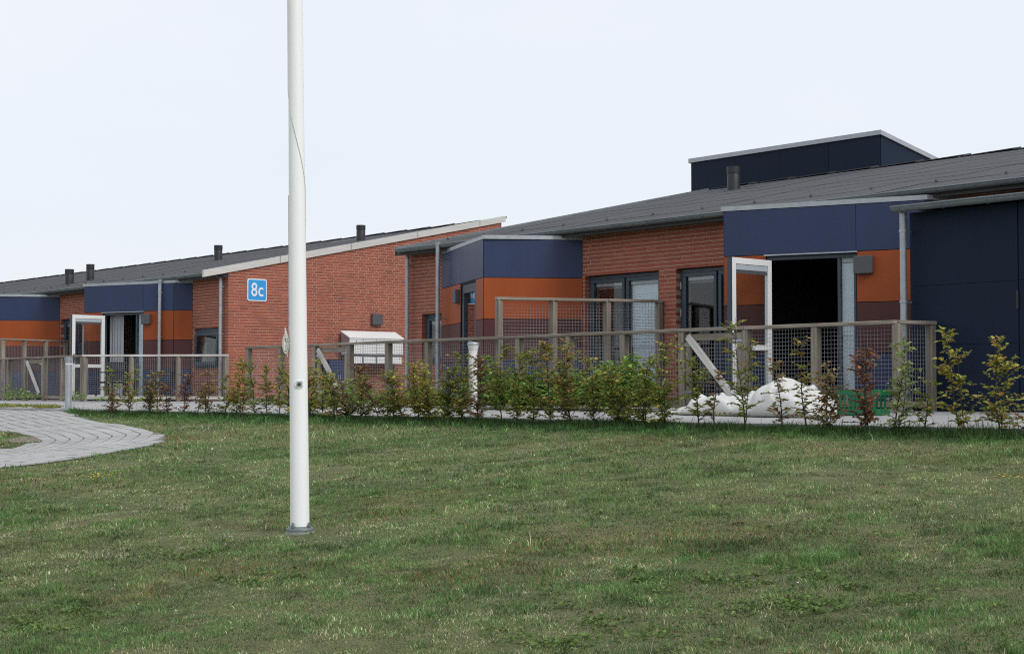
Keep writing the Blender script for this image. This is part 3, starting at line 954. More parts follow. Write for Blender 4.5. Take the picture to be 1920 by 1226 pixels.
def tilt_window(house, fr, u0, u1, z0, z1):
    """fixed frame with a pale sash tilted open at the bottom"""
    w = empty('window', fr.p((u0 + u1) / 2, 0, z0), house)
    f = MB(); fw = 0.09; d = 0.03
    fr.box(f, u0 + .004, u1 - .004, -0.12, -d, z1 - fw, z1 - .004); fr.box(f, u0 + .004, u1 - .004, -0.12, -d, z0 + .004, z0 + fw)
    fr.box(f, u0 + .004, u0 + fw, -0.12, -d, z0 + fw, z1 - fw); fr.box(f, u1 - fw, u1 - .004, -0.12, -d, z0 + fw, z1 - fw)
    f.build('window_frame', M['frame'], w, bevel=0.004)
    s = MB(); P = fr.p; zt, zb = z1 - fw, z0 + fw; out = 0.06
    L = lambda t: -d + 0.01 + (1 - t) * out
    def bar(ua, ub, ta, tb, th=0.04):
        za, zb_ = zb + (zt - zb) * ta, zb + (zt - zb) * tb
        s.hexa([P(ua, L(ta) + th, za), P(ub, L(ta) + th, za), P(ub, L(ta), za), P(ua, L(ta), za), P(ua, L(tb) + th, zb_), P(ub, L(tb) + th, zb_), P(ub, L(tb), zb_), P(ua, L(tb), zb_)])
    a, b_ = u0 + fw, u1 - fw
    bar(a, b_, 0.9, 1.0); bar(a, b_, 0.0, 0.1); bar(a, a + 0.07, 0.1, 0.9); bar(b_ - 0.07, b_, 0.1, 0.9)
    s.build('sash', M['frame'], w)
    s = MB(); bar(a + 0.07, b_ - 0.07, 0.1, 0.9, 0.008); s.build('pane', M['glass'], w)
    h = MB()
    for u in (a + 0.02, b_ - 0.02): h.tube([P(u, -d, z0 + 0.30), P(u, L(0.30), z0 + 0.26)], 0.008, 6)
    h.build('stay', M['zinc'], w)

# ---- left house with the tall gable
GX = -32.1
DXL, DYL = -21.25, 0.30
houseL = empty('brick_house', (-40, 18.55, 0))
tag(houseL, 'red brick house with tall gable wall, mono-pitch roof and blue sign', 'house', 'brick terrace houses')
unit(houseL, DXL, DYL, -70.0, GX, 0, [(-52.0, -36.0), (-34.2, GX)])
# gable wall
gfr = Frame((GX, 18.55), (0, 1))           # u runs along +Y, outward normal +X
top = lambda u: 3.075 + u * SLOPE
mb = MB()
GL = RIDGE_Y - 18.55
P = gfr.p
d0, d1 = -0.34, -0.004
mb.add([P(.014, d1, 0), P(GL, d1, 0), P(GL, d1, top(GL) - 0.06), P(.014, d1, top(0) - 0.06), P(.014, d0, 0), P(GL, d0, 0), P(GL, d0, top(GL) - 0.06), P(.014, d0, top(0) - 0.06)],
       [(0, 1, 2, 3), (7, 6, 5, 4), (1, 0, 4, 5), (2, 1, 5, 6), (3, 2, 6, 7), (0, 3, 7, 4)])
gw = mb.build('gable_wall', M['mortar'], houseL)
br = lay_bricks(gfr, 0.0, GL, 0.0, lambda u: top(u) - 0.10, [])
set_bricks(gfr, br, gw, 300, lambda q: (0 if q[1] > 1.15 else 50) + math.hypot(GX, 18.55 + q[0]) + 0.15 * abs(q[1] - 2.0))
# corner return bricks are the front wall's; pale verge board and its end cap
mb = MB(); th = 0.128
mb.hexa([P(-0.66, 0.05, top(-0.66) - th), P(GL + 0.10, 0.05, top(GL) - th), P(GL + 0.10, -0.02, top(GL) - th), P(-0.66, -0.02, top(-0.66) - th),
         P(-0.66, 0.05, top(-0.66) + 0.03), P(GL + 0.10, 0.05, top(GL) + 0.03), P(GL + 0.10, -0.02, top(GL) + 0.03), P(-0.66, -0.02, top(-0.66) + 0.03)])
vb = mb.build('verge_trim', M['trim'], houseL)
for k in range(1, 5):
    u = -0.66 + k * 2.0
    j = MB(); j.hexa([P(u, 0.052, top(u) - th), P(u + 0.03, 0.052, top(u + .03) - th), P(u + .03, 0.045, top(u + .03) - th), P(u, 0.045, top(u) - th),
                      P(u, 0.052, top(u) + .028), P(u + 0.03, 0.052, top(u + .03) + .028), P(u + .03, 0.045, top(u + .03) + .028), P(u, 0.045, top(u) + .028)])
    j.build('trim_joint', M['zinc'], vb)
mb = MB(); mb.box(-70, GX - 0.35, RIDGE_Y - 0.3, RIDGE_Y, 0, 4.62); mb.build('rear_wall', M['mortar'], houseL)
mb = MB(); mb.box(-70, -69.7, 18.9, RIDGE_Y - 0.3, 0, 2.9); mb.build('end_wall', M['mortar'], houseL)
roof(houseL, -70, GX - 0.02, DYL, 0.966)
gutter(houseL, -70, GX - 0.06, 17.90 + DYL, 2.93, 0.065, M['zinc_dark'])
mb = MB(); mb.box(-70, GX - 0.02, 18.0 + DYL, 18.24 + DYL, 2.84, 2.862); mb.build('soffit', M['frame'], houseL)
downpipe(houseL, -32.28, 18.46, 0.0, 2.86, wall_y=18.55)
_b = (-15.353 + DXL, 16.864 + DYL); _c2 = (-12.70 + DXL, 17.87 + DYL)
_d = Vector((_c2[0] - _b[0], _c2[1] - _b[1])).normalized()
downpipe(houseL, _b[0] + _d.x * 2.46 + _d.y * 0.07, _b[1] + _d.y * 2.46 - _d.x * 0.07, 0.0, 2.80, wall_y=_b[1] + _d.y * 2.46 + 0.02)
for (x, y, h, r) in ((-35.5, 24.57, 0.40, 0.12), (-41.25, 23.5, 0.42, 0.12), (-44.0, 20.15, 0.42, 0.125), (-44.1, 20.85, 0.46, 0.115), (-44.35, 20.95, 0.40, 0.10)):
    vent(houseL, x, y, DYL, h, r)
mb = MB(); gfr.box(mb, 3.965, 4.27, 0.0, 0.10, 1.85, 2.12); mb.build('wall_lamp', M['grey_box'], houseL, bevel=0.015)

# ---- right house
houseR = empty('brick_house', (-18, 18.25, 0))
tag(houseR, 'long low brick house with blue and orange entrance bays on the right', 'house', 'brick terrace houses')
unit(houseR, 0.0, 0.0, -24.73, 4.0, 300, [(-24.73, -9.0)])
roof(houseR, -24.78, 4.0, 0.0)
gutter(houseR, -24.62, 4.0, 17.90, 2.93, 0.065, M['zinc_dark'])
mb = MB(); mb.box(-24.73, 4.0, 18.0, 18.24, 2.84, 2.862); mb.build('soffit', M['frame'], houseR)
downpipe(houseR, -24.62, 18.12, 0.0, 2.86, wall_y=18.25)
downpipe(houseR, -23.30, 17.84, 0.0, 2.90, wall_y=18.03)
# west end wall, brick skin facing the passage
wfr = Frame((-24.73, RIDGE_Y), (0, -1))
mb = MB(); P2 = wfr.p; WL = RIDGE_Y - 18.265; t2 = lambda u: 4.74 - u * SLOPE - 0.06
mb.add([P2(0, -.005, 0), P2(WL, -.005, 0), P2(WL, -.005, t2(WL)), P2(0, -.005, t2(0)), P2(0, -.3, 0), P2(WL, -.3, 0), P2(WL, -.3, t2(WL)), P2(0, -.3, t2(0))],
       [(0, 1, 2, 3), (7, 6, 5, 4), (1, 0, 4, 5), (2, 1, 5, 6), (3, 2, 6, 7), (0, 3, 7, 4)])
ww = mb.build('end_wall', M['mortar'], houseR)
set_bricks(wfr, lay_bricks(wfr, 0, WL, 0, lambda u: t2(u), []), ww, 0, lambda q: 0)
mb = MB(); mb.hexa([(-24.80, 17.95, 2.84), (-24.745, 17.95, 2.84), (-24.745, RIDGE_Y, 4.68), (-24.80, RIDGE_Y, 4.68), (-24.80, 17.95, 2.985), (-24.745, 17.95, 2.985), (-24.745, RIDGE_Y, 4.825), (-24.80, RIDGE_Y, 4.825)])
mb.build('verge_trim', M['zinc_dark'], houseR)
vent(houseR, -22.56, 25.07, 0.0, 0.47, 0.135)
mb = MB(); mb.box(-24.7, 4.0, RIDGE_Y - 0.02, RIDGE_Y + 0.25, 0, 4.70); mb.build('rear_wall', M['mortar'], houseR)
# raised rear block behind the ridge, roof falling away to the back
rb = empty('roof_block', (-22.9, 26.95, 4.0), houseR)
x0, x1, ya, yb = -25.55, -20.21, 26.95, 33.0
zt = lambda y: 5.50 - (y - ya) * 0.20
mb = MB(); mb.hexa([(x0, ya, 0), (x1, ya, 0), (x1, yb, 0), (x0, yb, 0), (x0, ya, zt(ya)), (x1, ya, zt(ya)), (x1, yb, zt(yb)), (x0, yb, zt(yb))])
mb.build('block_wall', M['navy'], rb)
for k in range(4):
    a = x0 + (x1 - x0) * k / 4; b_ = x0 + (x1 - x0) * (k + 1) / 4
    mb = MB(); mb.box(a + 0.004, b_ - 0.004, ya - 0.014, ya - 0.002, 4.0, zt(ya) - 0.01); mb.build('cladding_panel', M['navy'], rb)
for k in range(3):
    a = ya + 2.0 * k + 0.004; b_ = ya + 2.0 * (k + 1) - 0.004
    mb = MB(); mb.hexa([(x1 + 0.002, a, 3.6), (x1 + 0.014, a, 3.6), (x1 + 0.014, b_, 3.6), (x1 + 0.002, b_, 3.6), (x1 + 0.002, a, zt(a) - .01), (x1 + .014, a, zt(a) - .01), (x1 + .014, b_, zt(b_) - .01), (x1 + .002, b_, zt(b_) - .01)])
    mb.build('cladding_panel', M['navy'], rb)
e = 0.05
mb = MB(); mb.hexa([(x0 - e, ya - e, zt(ya - e) + .005), (x1 + e, ya - e, zt(ya - e) + .005), (x1 + e, yb, zt(yb) + .005), (x0 - e, yb, zt(yb) + .005),
                    (x0 - e, ya - e, zt(ya - e) + 0.10), (x1 + e, ya - e, zt(ya - e) + 0.10), (x1 + e, yb, zt(yb) + 0.10), (x0 - e, yb, zt(yb) + 0.10)])
mb.build('roof_flashing', M['zinc'], rb)

# ---- dark shed on the right
shed = empty('shed', (-9, 16.3, 0))
tag(shed, 'dark navy clad shed with zinc gutter at the right edge', 'shed')
sx0, sx1, sy0, sy1 = -11.80, -2.0, 16.30, 18.15
mb = MB(); mb.box(sx0 + .02, sx1, sy0 + .014, sy1, 0.0, 2.42); mb.build('wall_core', M['navy'], shed)
sfr = Frame((sx0, sy0 + 0.012), (1, 0))
for a, b_ in ((0.0, 1.49), (1.50, 3.2), (3.21, 5.4), (5.41, 9.7)):
    for z0, z1 in ((0.03, 0.795), (0.80, 1.515), (1.52, 2.42)):
        if a == 0.0 and z0 < 1.5:
            mb = MB(); sfr.box(mb, a + .003, b_ - .003, 0.0, 0.012, z0, z1)
        else:
            mb = MB(); sfr.box(mb, a + .003, b_ - .003, 0.0, 0.012, z0, z1)
        mb.build('cladding_panel', M['navy'], shed)
sr = MB(); sr.hexa([(sx0 - .05, 16.05, 2.46), (sx1, 16.05, 2.46), (sx1, 18.2, 2.50), (sx0 - .05, 18.2, 2.50), (sx0 - .05, 16.05, 2.50), (sx1, 16.05, 2.50), (sx1, 18.2, 2.54), (sx0 - .05, 18.2, 2.54)])
sr.build('roof', M['roof'], shed)
gutter(shed, -11.86, sx1, 16.06, 2.475, 0.065, M['zinc_dark'])
downpipe(shed, -11.78, 16.14, 0.0, 2.42, 0.042, wall_y=16.31)
h = MB(); sfr.box(h, 1.47, 1.50, 0.013, 0.03, 1.19, 1.40); h.build('hinge', M['black'], shed)

# ------------------------------------------------------------------ sign on the gable
def plate(fr, u0, u1, z0, z1, d0, d1, rad, n=6):
    pts = []
    for cx, cz, a0 in ((u1 - rad, z1 - rad, 0), (u0 + rad, z1 - rad, PI / 2), (u0 + rad, z0 + rad, PI), (u1 - rad, z0 + rad, 1.5 * PI)):
        for k in range(n + 1):
            a = a0 + PI / 2 * k / n
            pts.append((cx + rad * math.cos(a), cz + rad * math.sin(a)))
    m_ = len(pts)
    mb = MB()
    mb.add([fr.p(u, d1, z) for u, z in pts] + [fr.p(u, d0, z) for u, z in pts],
           [tuple(range(m_)), tuple(reversed(range(m_, 2 * m_)))] + [(i, m_ + i, m_ + (i + 1) % m_, (i + 1) % m_) for i in range(m_)])
    return mb
su0, su1, sz0, sz1 = 0.492, 1.01, 2.315, 2.83
sg = empty('house_sign', gfr.p((su0 + su1) / 2, 0.01, sz0))
tag(sg, 'square blue house number sign reading 8c on the brick gable', 'sign')
plate(gfr, su0, su1, sz0, sz1, 0.004, 0.022, 0.05).build('sign_border', M['sign_white'], sg)
plate(gfr, su0 + .025, su1 - .025, sz0 + .025, sz1 - .025, 0.0225, 0.026, 0.035).build('sign_face', M['sign_blue'], sg)
tcu = bpy.data.curves.new('lettering', 'FONT'); tcu.body = '8c'; tcu.size = 0.44; tcu.extrude = 0.003; tcu.align_x = 'CENTER'; tcu.offset = 0.004; tcu.space_character = 1.05
to = bpy.data.objects.new('lettering_tmp', tcu); COL.objects.link(to)
bpy.context.view_layer.update()
tme = bpy.data.meshes.new_from_object(to.evaluated_get(bpy.context.evaluated_depsgraph_get()))
bpy.data.objects.remove(to)
tme.name = 'lettering'
tme.materials.clear(); tme.materials.append(M['sign_white'])
lo = bpy.data.objects.new('lettering', tme); COL.objects.link(lo); lo.parent = sg
_p = Vector(gfr.p((su0 + su1) / 2, 0.03, sz0 + 0.115)) - wloc(sg)
lo.matrix_local = Matrix.Translation(_p) @ Matrix(((0, 0, 1, 0), (1, 0, 0, 0), (0, 1, 0, 0), (0, 0, 0, 1))) @ Matrix.Diagonal((0.80, 1.0, 1.0, 1.0))

# ------------------------------------------------------------------ mailboxes in front of the gable
mbx = empty('mailbox_unit', (-31.9, 22.4, 0))
tag(mbx, 'white bank of mailboxes with sloping lid below the gable lamp', 'mailboxes')
ya, yb = 21.60, 23.18
bx0, bx1 = -32.02, -31.68
prof = [(bx0, 1.10), (bx1, 1.10), (bx1, 1.50), (bx0, 1.66)]
mb = MB(); mb.add([(x, ya, z) for x, z in prof] + [(x, yb, z) for x, z in prof], [(0, 1, 2, 3), (7, 6, 5, 4), (0, 4, 5, 1), (1, 5, 6, 2), (3, 7, 4, 0)])
mb.build('cabinet', M['zinc'], mbx)
mb = MB(); mb.hexa([(bx0, ya - .02, 1.665), (bx1 + .03, ya - .02, 1.50), (bx1 + .03, yb + .02, 1.50), (bx0, yb + .02, 1.665), (bx0, ya - .02, 1.685), (bx1 + .03, ya - .02, 1.52), (bx1 + .03, yb + .02, 1.52), (bx0, yb + .02, 1.685)])
mb.build('lid', M['white'], mbx)
for k in range(4):
    y0 = ya + (yb - ya) * k / 4 + 0.006; y1 = ya + (yb - ya) * (k + 1) / 4 - 0.006
    mb = MB(); mb.box(bx1, bx1 + 0.015, y0, y1, 1.13, 1.455); d_ = mb.build('mailbox_door', M['white'], mbx)
    mb = MB(); mb.box(bx1, bx1 + 0.016, y0, y1, 1.462, 1.495); mb.build('letter_flap', M['white'], mbx)
    mb = MB(); yy = (y0 + y1) / 2; mb.tube([(bx1 + 0.015, yy, 1.42), (bx1 + 0.022, yy, 1.42)], 0.014, 8); mb.build('lock', M['black'], d_)
    mb = MB(); mb.box(bx1 - 0.01, bx1 + 0.005, y0 + 0.02, y1 - 0.02, 0.90, 1.06); mb.build('parcel_drawer', M['white'], mbx)
mb = MB(); mb.box(bx0, bx1 - 0.011, ya + 0.05, yb - 0.05, 0.89, 1.08); mb.build('lower_cabinet', M['zinc_dark'], mbx)
for y in (ya + 0.12, yb - 0.16):
    mb = MB(); mb.box(-31.90, -31.85, y, y + 0.05, 0, 0.89); mb.build('leg', M['zinc_dark'], mbx)
# storage box beside it
sb = empty('storage_box', (-31.7, 20.7, 0))
tag(sb, 'dark blue cabinet standing behind the wire gate left of the mailboxes', 'cabinet')
mb = MB(); mb.box(-32.05, -31.55, 20.95, 21.5, 0.06, 0.98); mb.build('cabinet_body', M['navy'], sb, bevel=0.01)
for k in range(2):
    mb = MB(); mb.box(-31.549, -31.535, 20.96 + 0.27 * k, 21.22 + 0.27 * k, 0.10, 0.95); d_ = mb.build('cabinet_door', M['blue'], sb)
    mb = MB(); mb.box(-31.535, -31.52, 21.19 + 0.05 * k, 21.205 + 0.05 * k, 0.5, 0.62); mb.build('handle', M['zinc'], d_)
mb = MB(); mb.box(-32.04, -31.58, 20.97, 21.48, 0.0, 0.06); mb.build('plinth', M['black'], sb)

# ------------------------------------------------------------------ wooden fences with wire mesh
def board(name, parent, p0, p1, w, h, mat, up=None, bev=0.006):
    """plank from p0 to p1 (world), w across, h along up; carries grain coordinates"""
    p0 = Vector(p0); p1 = Vector(p1); d = (p1 - p0); L = d.length; d.normalize()
    up = Vector(up) if up else (Vector((0, 0, 1)) if abs(d.z) < 0.9 else Vector((0, 1, 0)))
    s = d.cross(up).normalized(); up = s.cross(d).normalized()
    base = wloc(parent)
    vs = []; gr = []
    seed = random.uniform(0, 50)
    for t in (0, L):
        for a, b_ in ((-1, -1), (1, -1), (1, 1), (-1, 1)):
            q = p0 + d * t + s * (a * w / 2) + up * (b_ * h / 2) - base
            vs.append(tuple(q)); gr += [t * 1.6 + seed, a * w / 2 * 42 + seed, b_ * h / 2 * 42]
    me = bpy.data.meshes.new(name)
    me.from_pydata(vs, [], [(3, 2, 1, 0), (4, 5, 6, 7), (0, 1, 5, 4), (1, 2, 6, 5), (2, 3, 7, 6), (3, 0, 4, 7)])
    ga = me.attributes.new('grain', 'FLOAT_VECTOR', 'POINT'); ga.data.foreach_set('vector', gr)
    me.materials.append(mat)
    o = bpy.data.objects.new(name, me); COL.objects.link(o); o.parent = parent
    if bev:
        b_ = o.modifiers.new('bevel', 'BEVEL'); b_.width = bev; b_.segments = 1
    return o

def wire_panel(parent, a, b_, z0, z1, n_off, wire=0.0023, pitch=0.05):
    """welded mesh from plan point a to b_"""
    a = Vector((a[0], a[1], 0)); b_ = Vector((b_[0], b_[1], 0)); d = b_ - a; L = d.length; d.normalize()
    n = Vector((d.y, -d.x, 0))
    a = a + n * n_off
    mb = MB()
    r = wire
    def bar(p, q, s1, s2):
        vs = [p + s1 * r, p + s2 * r, p - s1 * r, p - s2 * r, q + s1 * r, q + s2 * r, q - s1 * r, q - s2 * r]
        mb.add(vs, [(0, 1, 5, 4), (1, 2, 6, 5), (2, 3, 7, 6), (3, 0, 4, 7)])
    k = int(L / pitch); off = (L - k * pitch) / 2
    for i in range(k + 1):
        u = off + i * pitch
        w_ = random.uniform(-0.0015, 0.0015)
        bar(a + d * (u + w_) + Vector((0, 0, z0)), a + d * (u + w_) + Vector((0, 0, z1)), d, n)
    kz = int((z1 - z0) / pitch)
    for j in range(kz + 1):
        z = z0 + (z1 - z0 - kz * pitch) / 2 + j * pitch
        bar(a + n * 0.005 + Vector((0, 0, z)), a + n * 0.005 + d * L + Vector((0, 0, z)), Vector((0, 0, 1)), n)
    return tag(mb.build('wire_mesh', M['wire'], parent), kind='stuff')

def fence(label, posts, height, gaps=(), rail_mat='wood', zb=0.0, skip_rail=(), double=(), post_w=0.095, label_group=None, bottom_mat='wood', bottom=True):
    """posts: plan points; gaps: bay indices left for gates"""
    f = empty('wire_fence', (posts[0][0], posts[0][1], 0))
    tag(f, label, 'fence')
    for i, p in enumerate(posts):
        board('post', f, (p[0], p[1], zb - 0.05), (p[0], p[1], height - 0.045), post_w, post_w, M['wood'], up=(0, 1, 0))
    for i in range(len(posts) - 1):
        a, b_ = Vector((*posts[i], 0)), Vector((*posts[i + 1], 0)); d = (b_ - a).normalized()
        if i in gaps: continue
        aa = a + d * post_w / 2; bb = b_ - d * post_w / 2
        wire_panel(f, (aa.x, aa.y), (bb.x, bb.y), zb + 0.10, height - 0.05, -0.03)
        if bottom:
            board('bottom_rail', f, (aa.x, aa.y, zb + 0.085), (bb.x, bb.y, zb + 0.085), 0.045, 0.07, M[bottom_mat])
    # top rails, one board every two or three bays
    i = 0
    while i < len(posts) - 1:
        j = min(i + random.choice((2, 3)), len(posts) - 1)
        a, b_ = Vector((*posts[i], 0)), Vector((*posts[j], 0))
        # stop at a change of direction
        for k in range(i + 1, j):
            d1_ = (Vector(posts[k]) - Vector(posts[i])).normalized(); d2_ = (Vector(posts[k + 1]) - Vector(posts[k])).normalized()
            if d1_.dot(d2_) < 0.99: j = k; b_ = Vector((*posts[j], 0)); break
        d = (b_ - a).normalized()
        e0 = 0.05 if i == 0 else -0.002; e1 = 0.05 if j == len(posts) - 1 else -0.002
        sag = random.uniform(-0.002, 0.003)
        board('top_rail', f, (a.x - d.x * e0, a.y - d.y * e0, height - 0.0225), (b_.x + d.x * e1, b_.y + d.y * e1, height - 0.0225 + sag), 0.12, 0.045, M[rail_mat])
        i = j
    return f

def gate(label, a, b_, height, flip=False):
    """framed wire gate with a diagonal brace and strap hinges, hung between two posts"""
    A = Vector((*a, 0)); Bv = Vector((*b_, 0)); d = (Bv - A).normalized(); A = A + d * 0.065; Bv = Bv - d * 0.065
    L = (Bv - A).length
    g = empty('garden_gate', (A.x, A.y, 0)); tag(g, label, 'gate')
    n = Vector((d.y, -d.x, 0))
    z0, z1 = 0.07, height - 0.075
    q = lambda u, o_, z: tuple(A + d * u + n * o_ + Vector((0, 0, z)))
    for u in (0.045, L - 0.045): board('stile', g, q(u, 0, z0), q(u, 0, z1), 0.045, 0.09, M['wood'], up=d)
    for z in (z0 + 0.045, z1 - 0.045): board('gate_rail', g, q(0.092, 0, z), q(L - 0.092, 0, z), 0.045, 0.09, M['wood'])
    board('brace', g, q(0.07, 0.047, z1 - 0.03), q(L - 0.14, 0.047, z0 + 0.10), 0.045, 0.095, M['wood_pale'], up=n.cross(Vector((0, 0, 1))) if False else (0, 0, 1))
    wire_panel(g, q(0.02, 0, 0)[:2], q(L - 0.02, 0, 0)[:2], z0 + 0.02, z1 - 0.02, -0.03)
    for z in (z1 - 0.14, z0 + 0.16):
        mb = MB(); fr = Frame((A.x, A.y), (d.x, d.y)); fr.box(mb, -0.08, 0.26, 0.0235, 0.030, z - 0.02, z + 0.02); mb.tube([fr.p(-0.035, 0.035, z - 0.03), fr.p(-0.035, 0.035, z + 0.03)], 0.012, 8)
        mb.build('strap_hinge', M['zinc'], g)
    mb = MB(); fr = Frame((A.x, A.y), (d.x, d.y)); fr.box(mb, L - 0.16, L + 0.05, 0.0235, 0.032, z1 - 0.12, z1 - 0.09); mb.build('latch', M['zinc'], g)
    return g

FY = 15.56
pr = [-26.14, -25.0, -23.86, -22.78, -21.66, -20.57, -19.44, -18.31, -17.18, -16.05, -14.92, -13.79, -12.66, -11.45]
posts = [(x, FY) for x in pr] + [(-11.42, 16.17)]
fence('long weathered wire fence with grey timber posts in front of the right house', posts, 1.075, gaps=(2, 10))
gate('wooden wire gate with pale diagonal brace just right of the flagpole', posts[2], posts[3], 1.075)
gate('wooden wire gate with pale diagonal brace behind the white sacks', posts[10], posts[11], 1.075)
fence('taller wire divider fence running back to the house beside the orange bay', [(-18.98, 15.72), (-18.64, 16.54), (-18.29, 17.36), (-17.95, 18.18)], 1.69)
fence('pale railed wire fence slanting out from the gable corner, left of the flagpole', [(-31.98, 18.44), (-32.79, 17.68), (-33.60, 16.92), (-34.42, 16.17)], 1.07, rail_mat='wood_pale', bottom_mat='wood_pale')
lp = [(-34.56, 16.18), (-35.65, 16.2), (-36.75, 16.22), (-37.85, 16.24), (-38.95, 16.26), (-40.05, 16.28), (-41.1, 16.3), (-42.2, 16.3), (-43.3, 16.3), (-44.4, 16.3)][::-1]
fence('grey wire fence along the far left terrace beside the open white door', lp, 1.07, gaps=(6,))
gate('small wire gate with pale diagonal brace at the far left', lp[6], lp[7], 1.07)
fence('tall wire divider fence in front of the orange bay at the far left edge', [(-39.75, 16.42), (-40.0, 17.10), (-40.25, 17.80), (-40.50, 18.47)], 1.585)

# ------------------------------------------------------------------ flagpole
PX, PY = -9.407, 6.012
PZ = float(lawn_z(PX, PY))
fp = empty('flagpole', (PX, PY, PZ))
tag(fp, 'tall white flagpole standing on the lawn', 'flagpole')
mb = MB(); mb.lathe(PX, PY, [(0.066, PZ + 0.045), (0.066, PZ + 0.10), (0.0655, PZ + 0.3), (0.0625, PZ + 1.0), (0.058, PZ + 2.0), (0.0535, PZ + 3.0), (0.0495, PZ + 4.0), (0.043, PZ + 6.0), (0.035, PZ + 8.4), (0.03, PZ + 8.5)], 40)
mb.build('shaft', M['pole'], fp, smooth=True)
mb = MB(); mb.lathe(PX, PY, [(0.06, PZ + 8.46), (0.065, PZ + 8.5), (0.05, PZ + 8.58), (0.01, PZ + 8.62)], 20); mb.build('truck', M['pole'], fp, smooth=True)
mb = MB(); mb.lathe(PX, PY, [(0.094, PZ + 0.012), (0.096, PZ + 0.026), (0.092, PZ + 0.034), (0.07, PZ + 0.046)], 32); bp = mb.build('base_plate', M['zinc_dark'], fp, smooth=True)
mb = MB(); mb.lathe(PX, PY, [(0.10, PZ - 0.10), (0.10, PZ + 0.011)], 24); mb.build('foundation', M['concrete'], fp)
for k in range(4):
    a = 0.35 + k * PI / 2
    bxp, byp = PX + 0.081 * math.cos(a), PY + 0.081 * math.sin(a)
    mb = MB(); mb.tube([(bxp, byp, PZ + 0.03), (bxp, byp, PZ + 0.075)], 0.007, 8); mb.tube([(bxp, byp, PZ + 0.043), (bxp, byp, PZ + 0.058)], 0.014, 6); mb.build('bolt', M['zinc_dark'], bp)
tocam = Vector((-PX, -PY, 0)).normalized(); side = Vector((0, 0, 1)).cross(tocam).normalized()     # side points right seen from the lawn
def on_pole(a, z, r_):
    """point round the pole; a = 0 faces the camera side, positive to the right"""
    dd = tocam * math.cos(a) + side * math.sin(a)
    return (PX + dd.x * r_, PY + dd.y * r_, z)
# lock rosette
zl = PZ + 1.02
def disc(r_, d0_, d1_, a=0.05):
    mb = MB(); mb.tube([on_pole(a, zl, d0_), on_pole(a, zl, d1_)], r_, 18); return mb
disc(0.0285, 0.055, 0.0685).build('lock_ring', M['white'], fp, smooth=True)
disc(0.018, 0.06, 0.0715).build('lock', M['zinc_dark'], fp, smooth=True)
disc(0.008, 0.06, 0.0735).build('keyhole', M['black'], fp)
for k in range(4):
    a = PI / 4 + k * PI / 2
    ring = []
    for t in range(4):
        b_ = a - 0.35 + 0.7 * t / 3
        c0 = Vector(on_pole(0.05, zl, 0.069)) + side * (0.026 * math.cos(b_)) + Vector((0, 0, 0.026 * math.sin(b_)))
        ring.append(tuple(c0))
    mb = MB(); mb.tube(ring, 0.0016, 5); mb.build('lock_slot', M['black'], fp)
# halyard: down the left flank, a slack turn across the front
rp = []
for t in range(40):
    z = PZ + 8.3 - t * (8.3 - 3.05) / 39
    rr = np.interp(z - PZ, [1, 2, 3, 4, 6, 8.4], [0.0625, 0.058, 0.0535, 0.0495, 0.043, 0.035]) + 0.004
    rp.append(on_pole(-1.35, z, rr))
for t in range(1, 14):
    z = PZ + 3.05 - t * 0.055
    rr = np.interp(z - PZ, [1, 2, 3, 4], [0.0625, 0.058, 0.0535, 0.0495]) + 0.003
    rp.append(on_pole(-1.35 + 2.9 * t / 13, z, rr))
for t in range(1, 8):
    z = PZ + 2.33 - t * 0.06
    rr = np.interp(z - PZ, [1, 2, 3, 4], [0.0625, 0.058, 0.0535, 0.0495]) + 0.003
    rp.append(on_pole(1.6 + 0.5 * t / 7, z, rr))
mb = MB(); mb.tube(rp, 0.0022, 5); mb.build('halyard', M['rope'], fp)
rp = [on_pole(-1.45, PZ + 2.33 - k * 0.12, 0.0595 + 0.0006 * k) for k in range(9)]
mb = MB(); mb.tube(rp, 0.0022, 5); mb.build('halyard', M['rope'], fp)
# coil of rope tied on the left flank
zc = PZ + 1.30
mb = MB()
for k in range(7):
    pts = []
    w_ = 0.012 + 0.004 * (k % 3); hgt = 0.055 + 0.012 * math.sin(k * 1.7); off = 0.004 * (k - 3)
    for t in range(19):
        a = 2 * PI * t / 18
        c0 = Vector(on_pole(-1.55, zc, 0.083))
        out_ = (Vector(on_pole(-1.55, zc, 1)) - Vector((PX, PY, zc))).normalized()
        c0 = c0 + out_ * (w_ * math.cos(a) + 0.002 * k - 0.006) + tocam * (off) + Vector((0, 0, hgt * math.sin(a)))
        pts.append(tuple(c0))
    mb.tube(pts, 0.0042, 6)
c0 = Vector(on_pole(-1.55, zc, 0.082))
mb.tube([tuple(c0 + Vector((0, 0, 0.04))), tuple(c0 + Vector((0, 0, 0.085)) + side * -0.004), tuple(c0 + Vector((0, 0, 0.115)) + side * -0.008)], [0.012, 0.008, 0.003], 8)
mb.tube([tuple(c0 + Vector((0, 0, -0.05))), tuple(c0 + Vector((0, 0, -0.09)) + side * 0.01)], [0.006, 0.004], 6)
mb.build('rope_coil', M['rope'], fp, smooth=True)
mb = MB(); mb.tube([on_pole(-1.55, zc, 0.06), on_pole(-1.55, zc, 0.095)], 0.008, 8); mb.tube([on_pole(-1.55, zc - 0.05, 0.093), on_pole(-1.55, zc + 0.05, 0.093)], 0.006, 8); mb.build('cleat', M['pole'], fp)
fp.rotation_euler = Quaternion(tocam, math.radians(0.80)).to_euler()

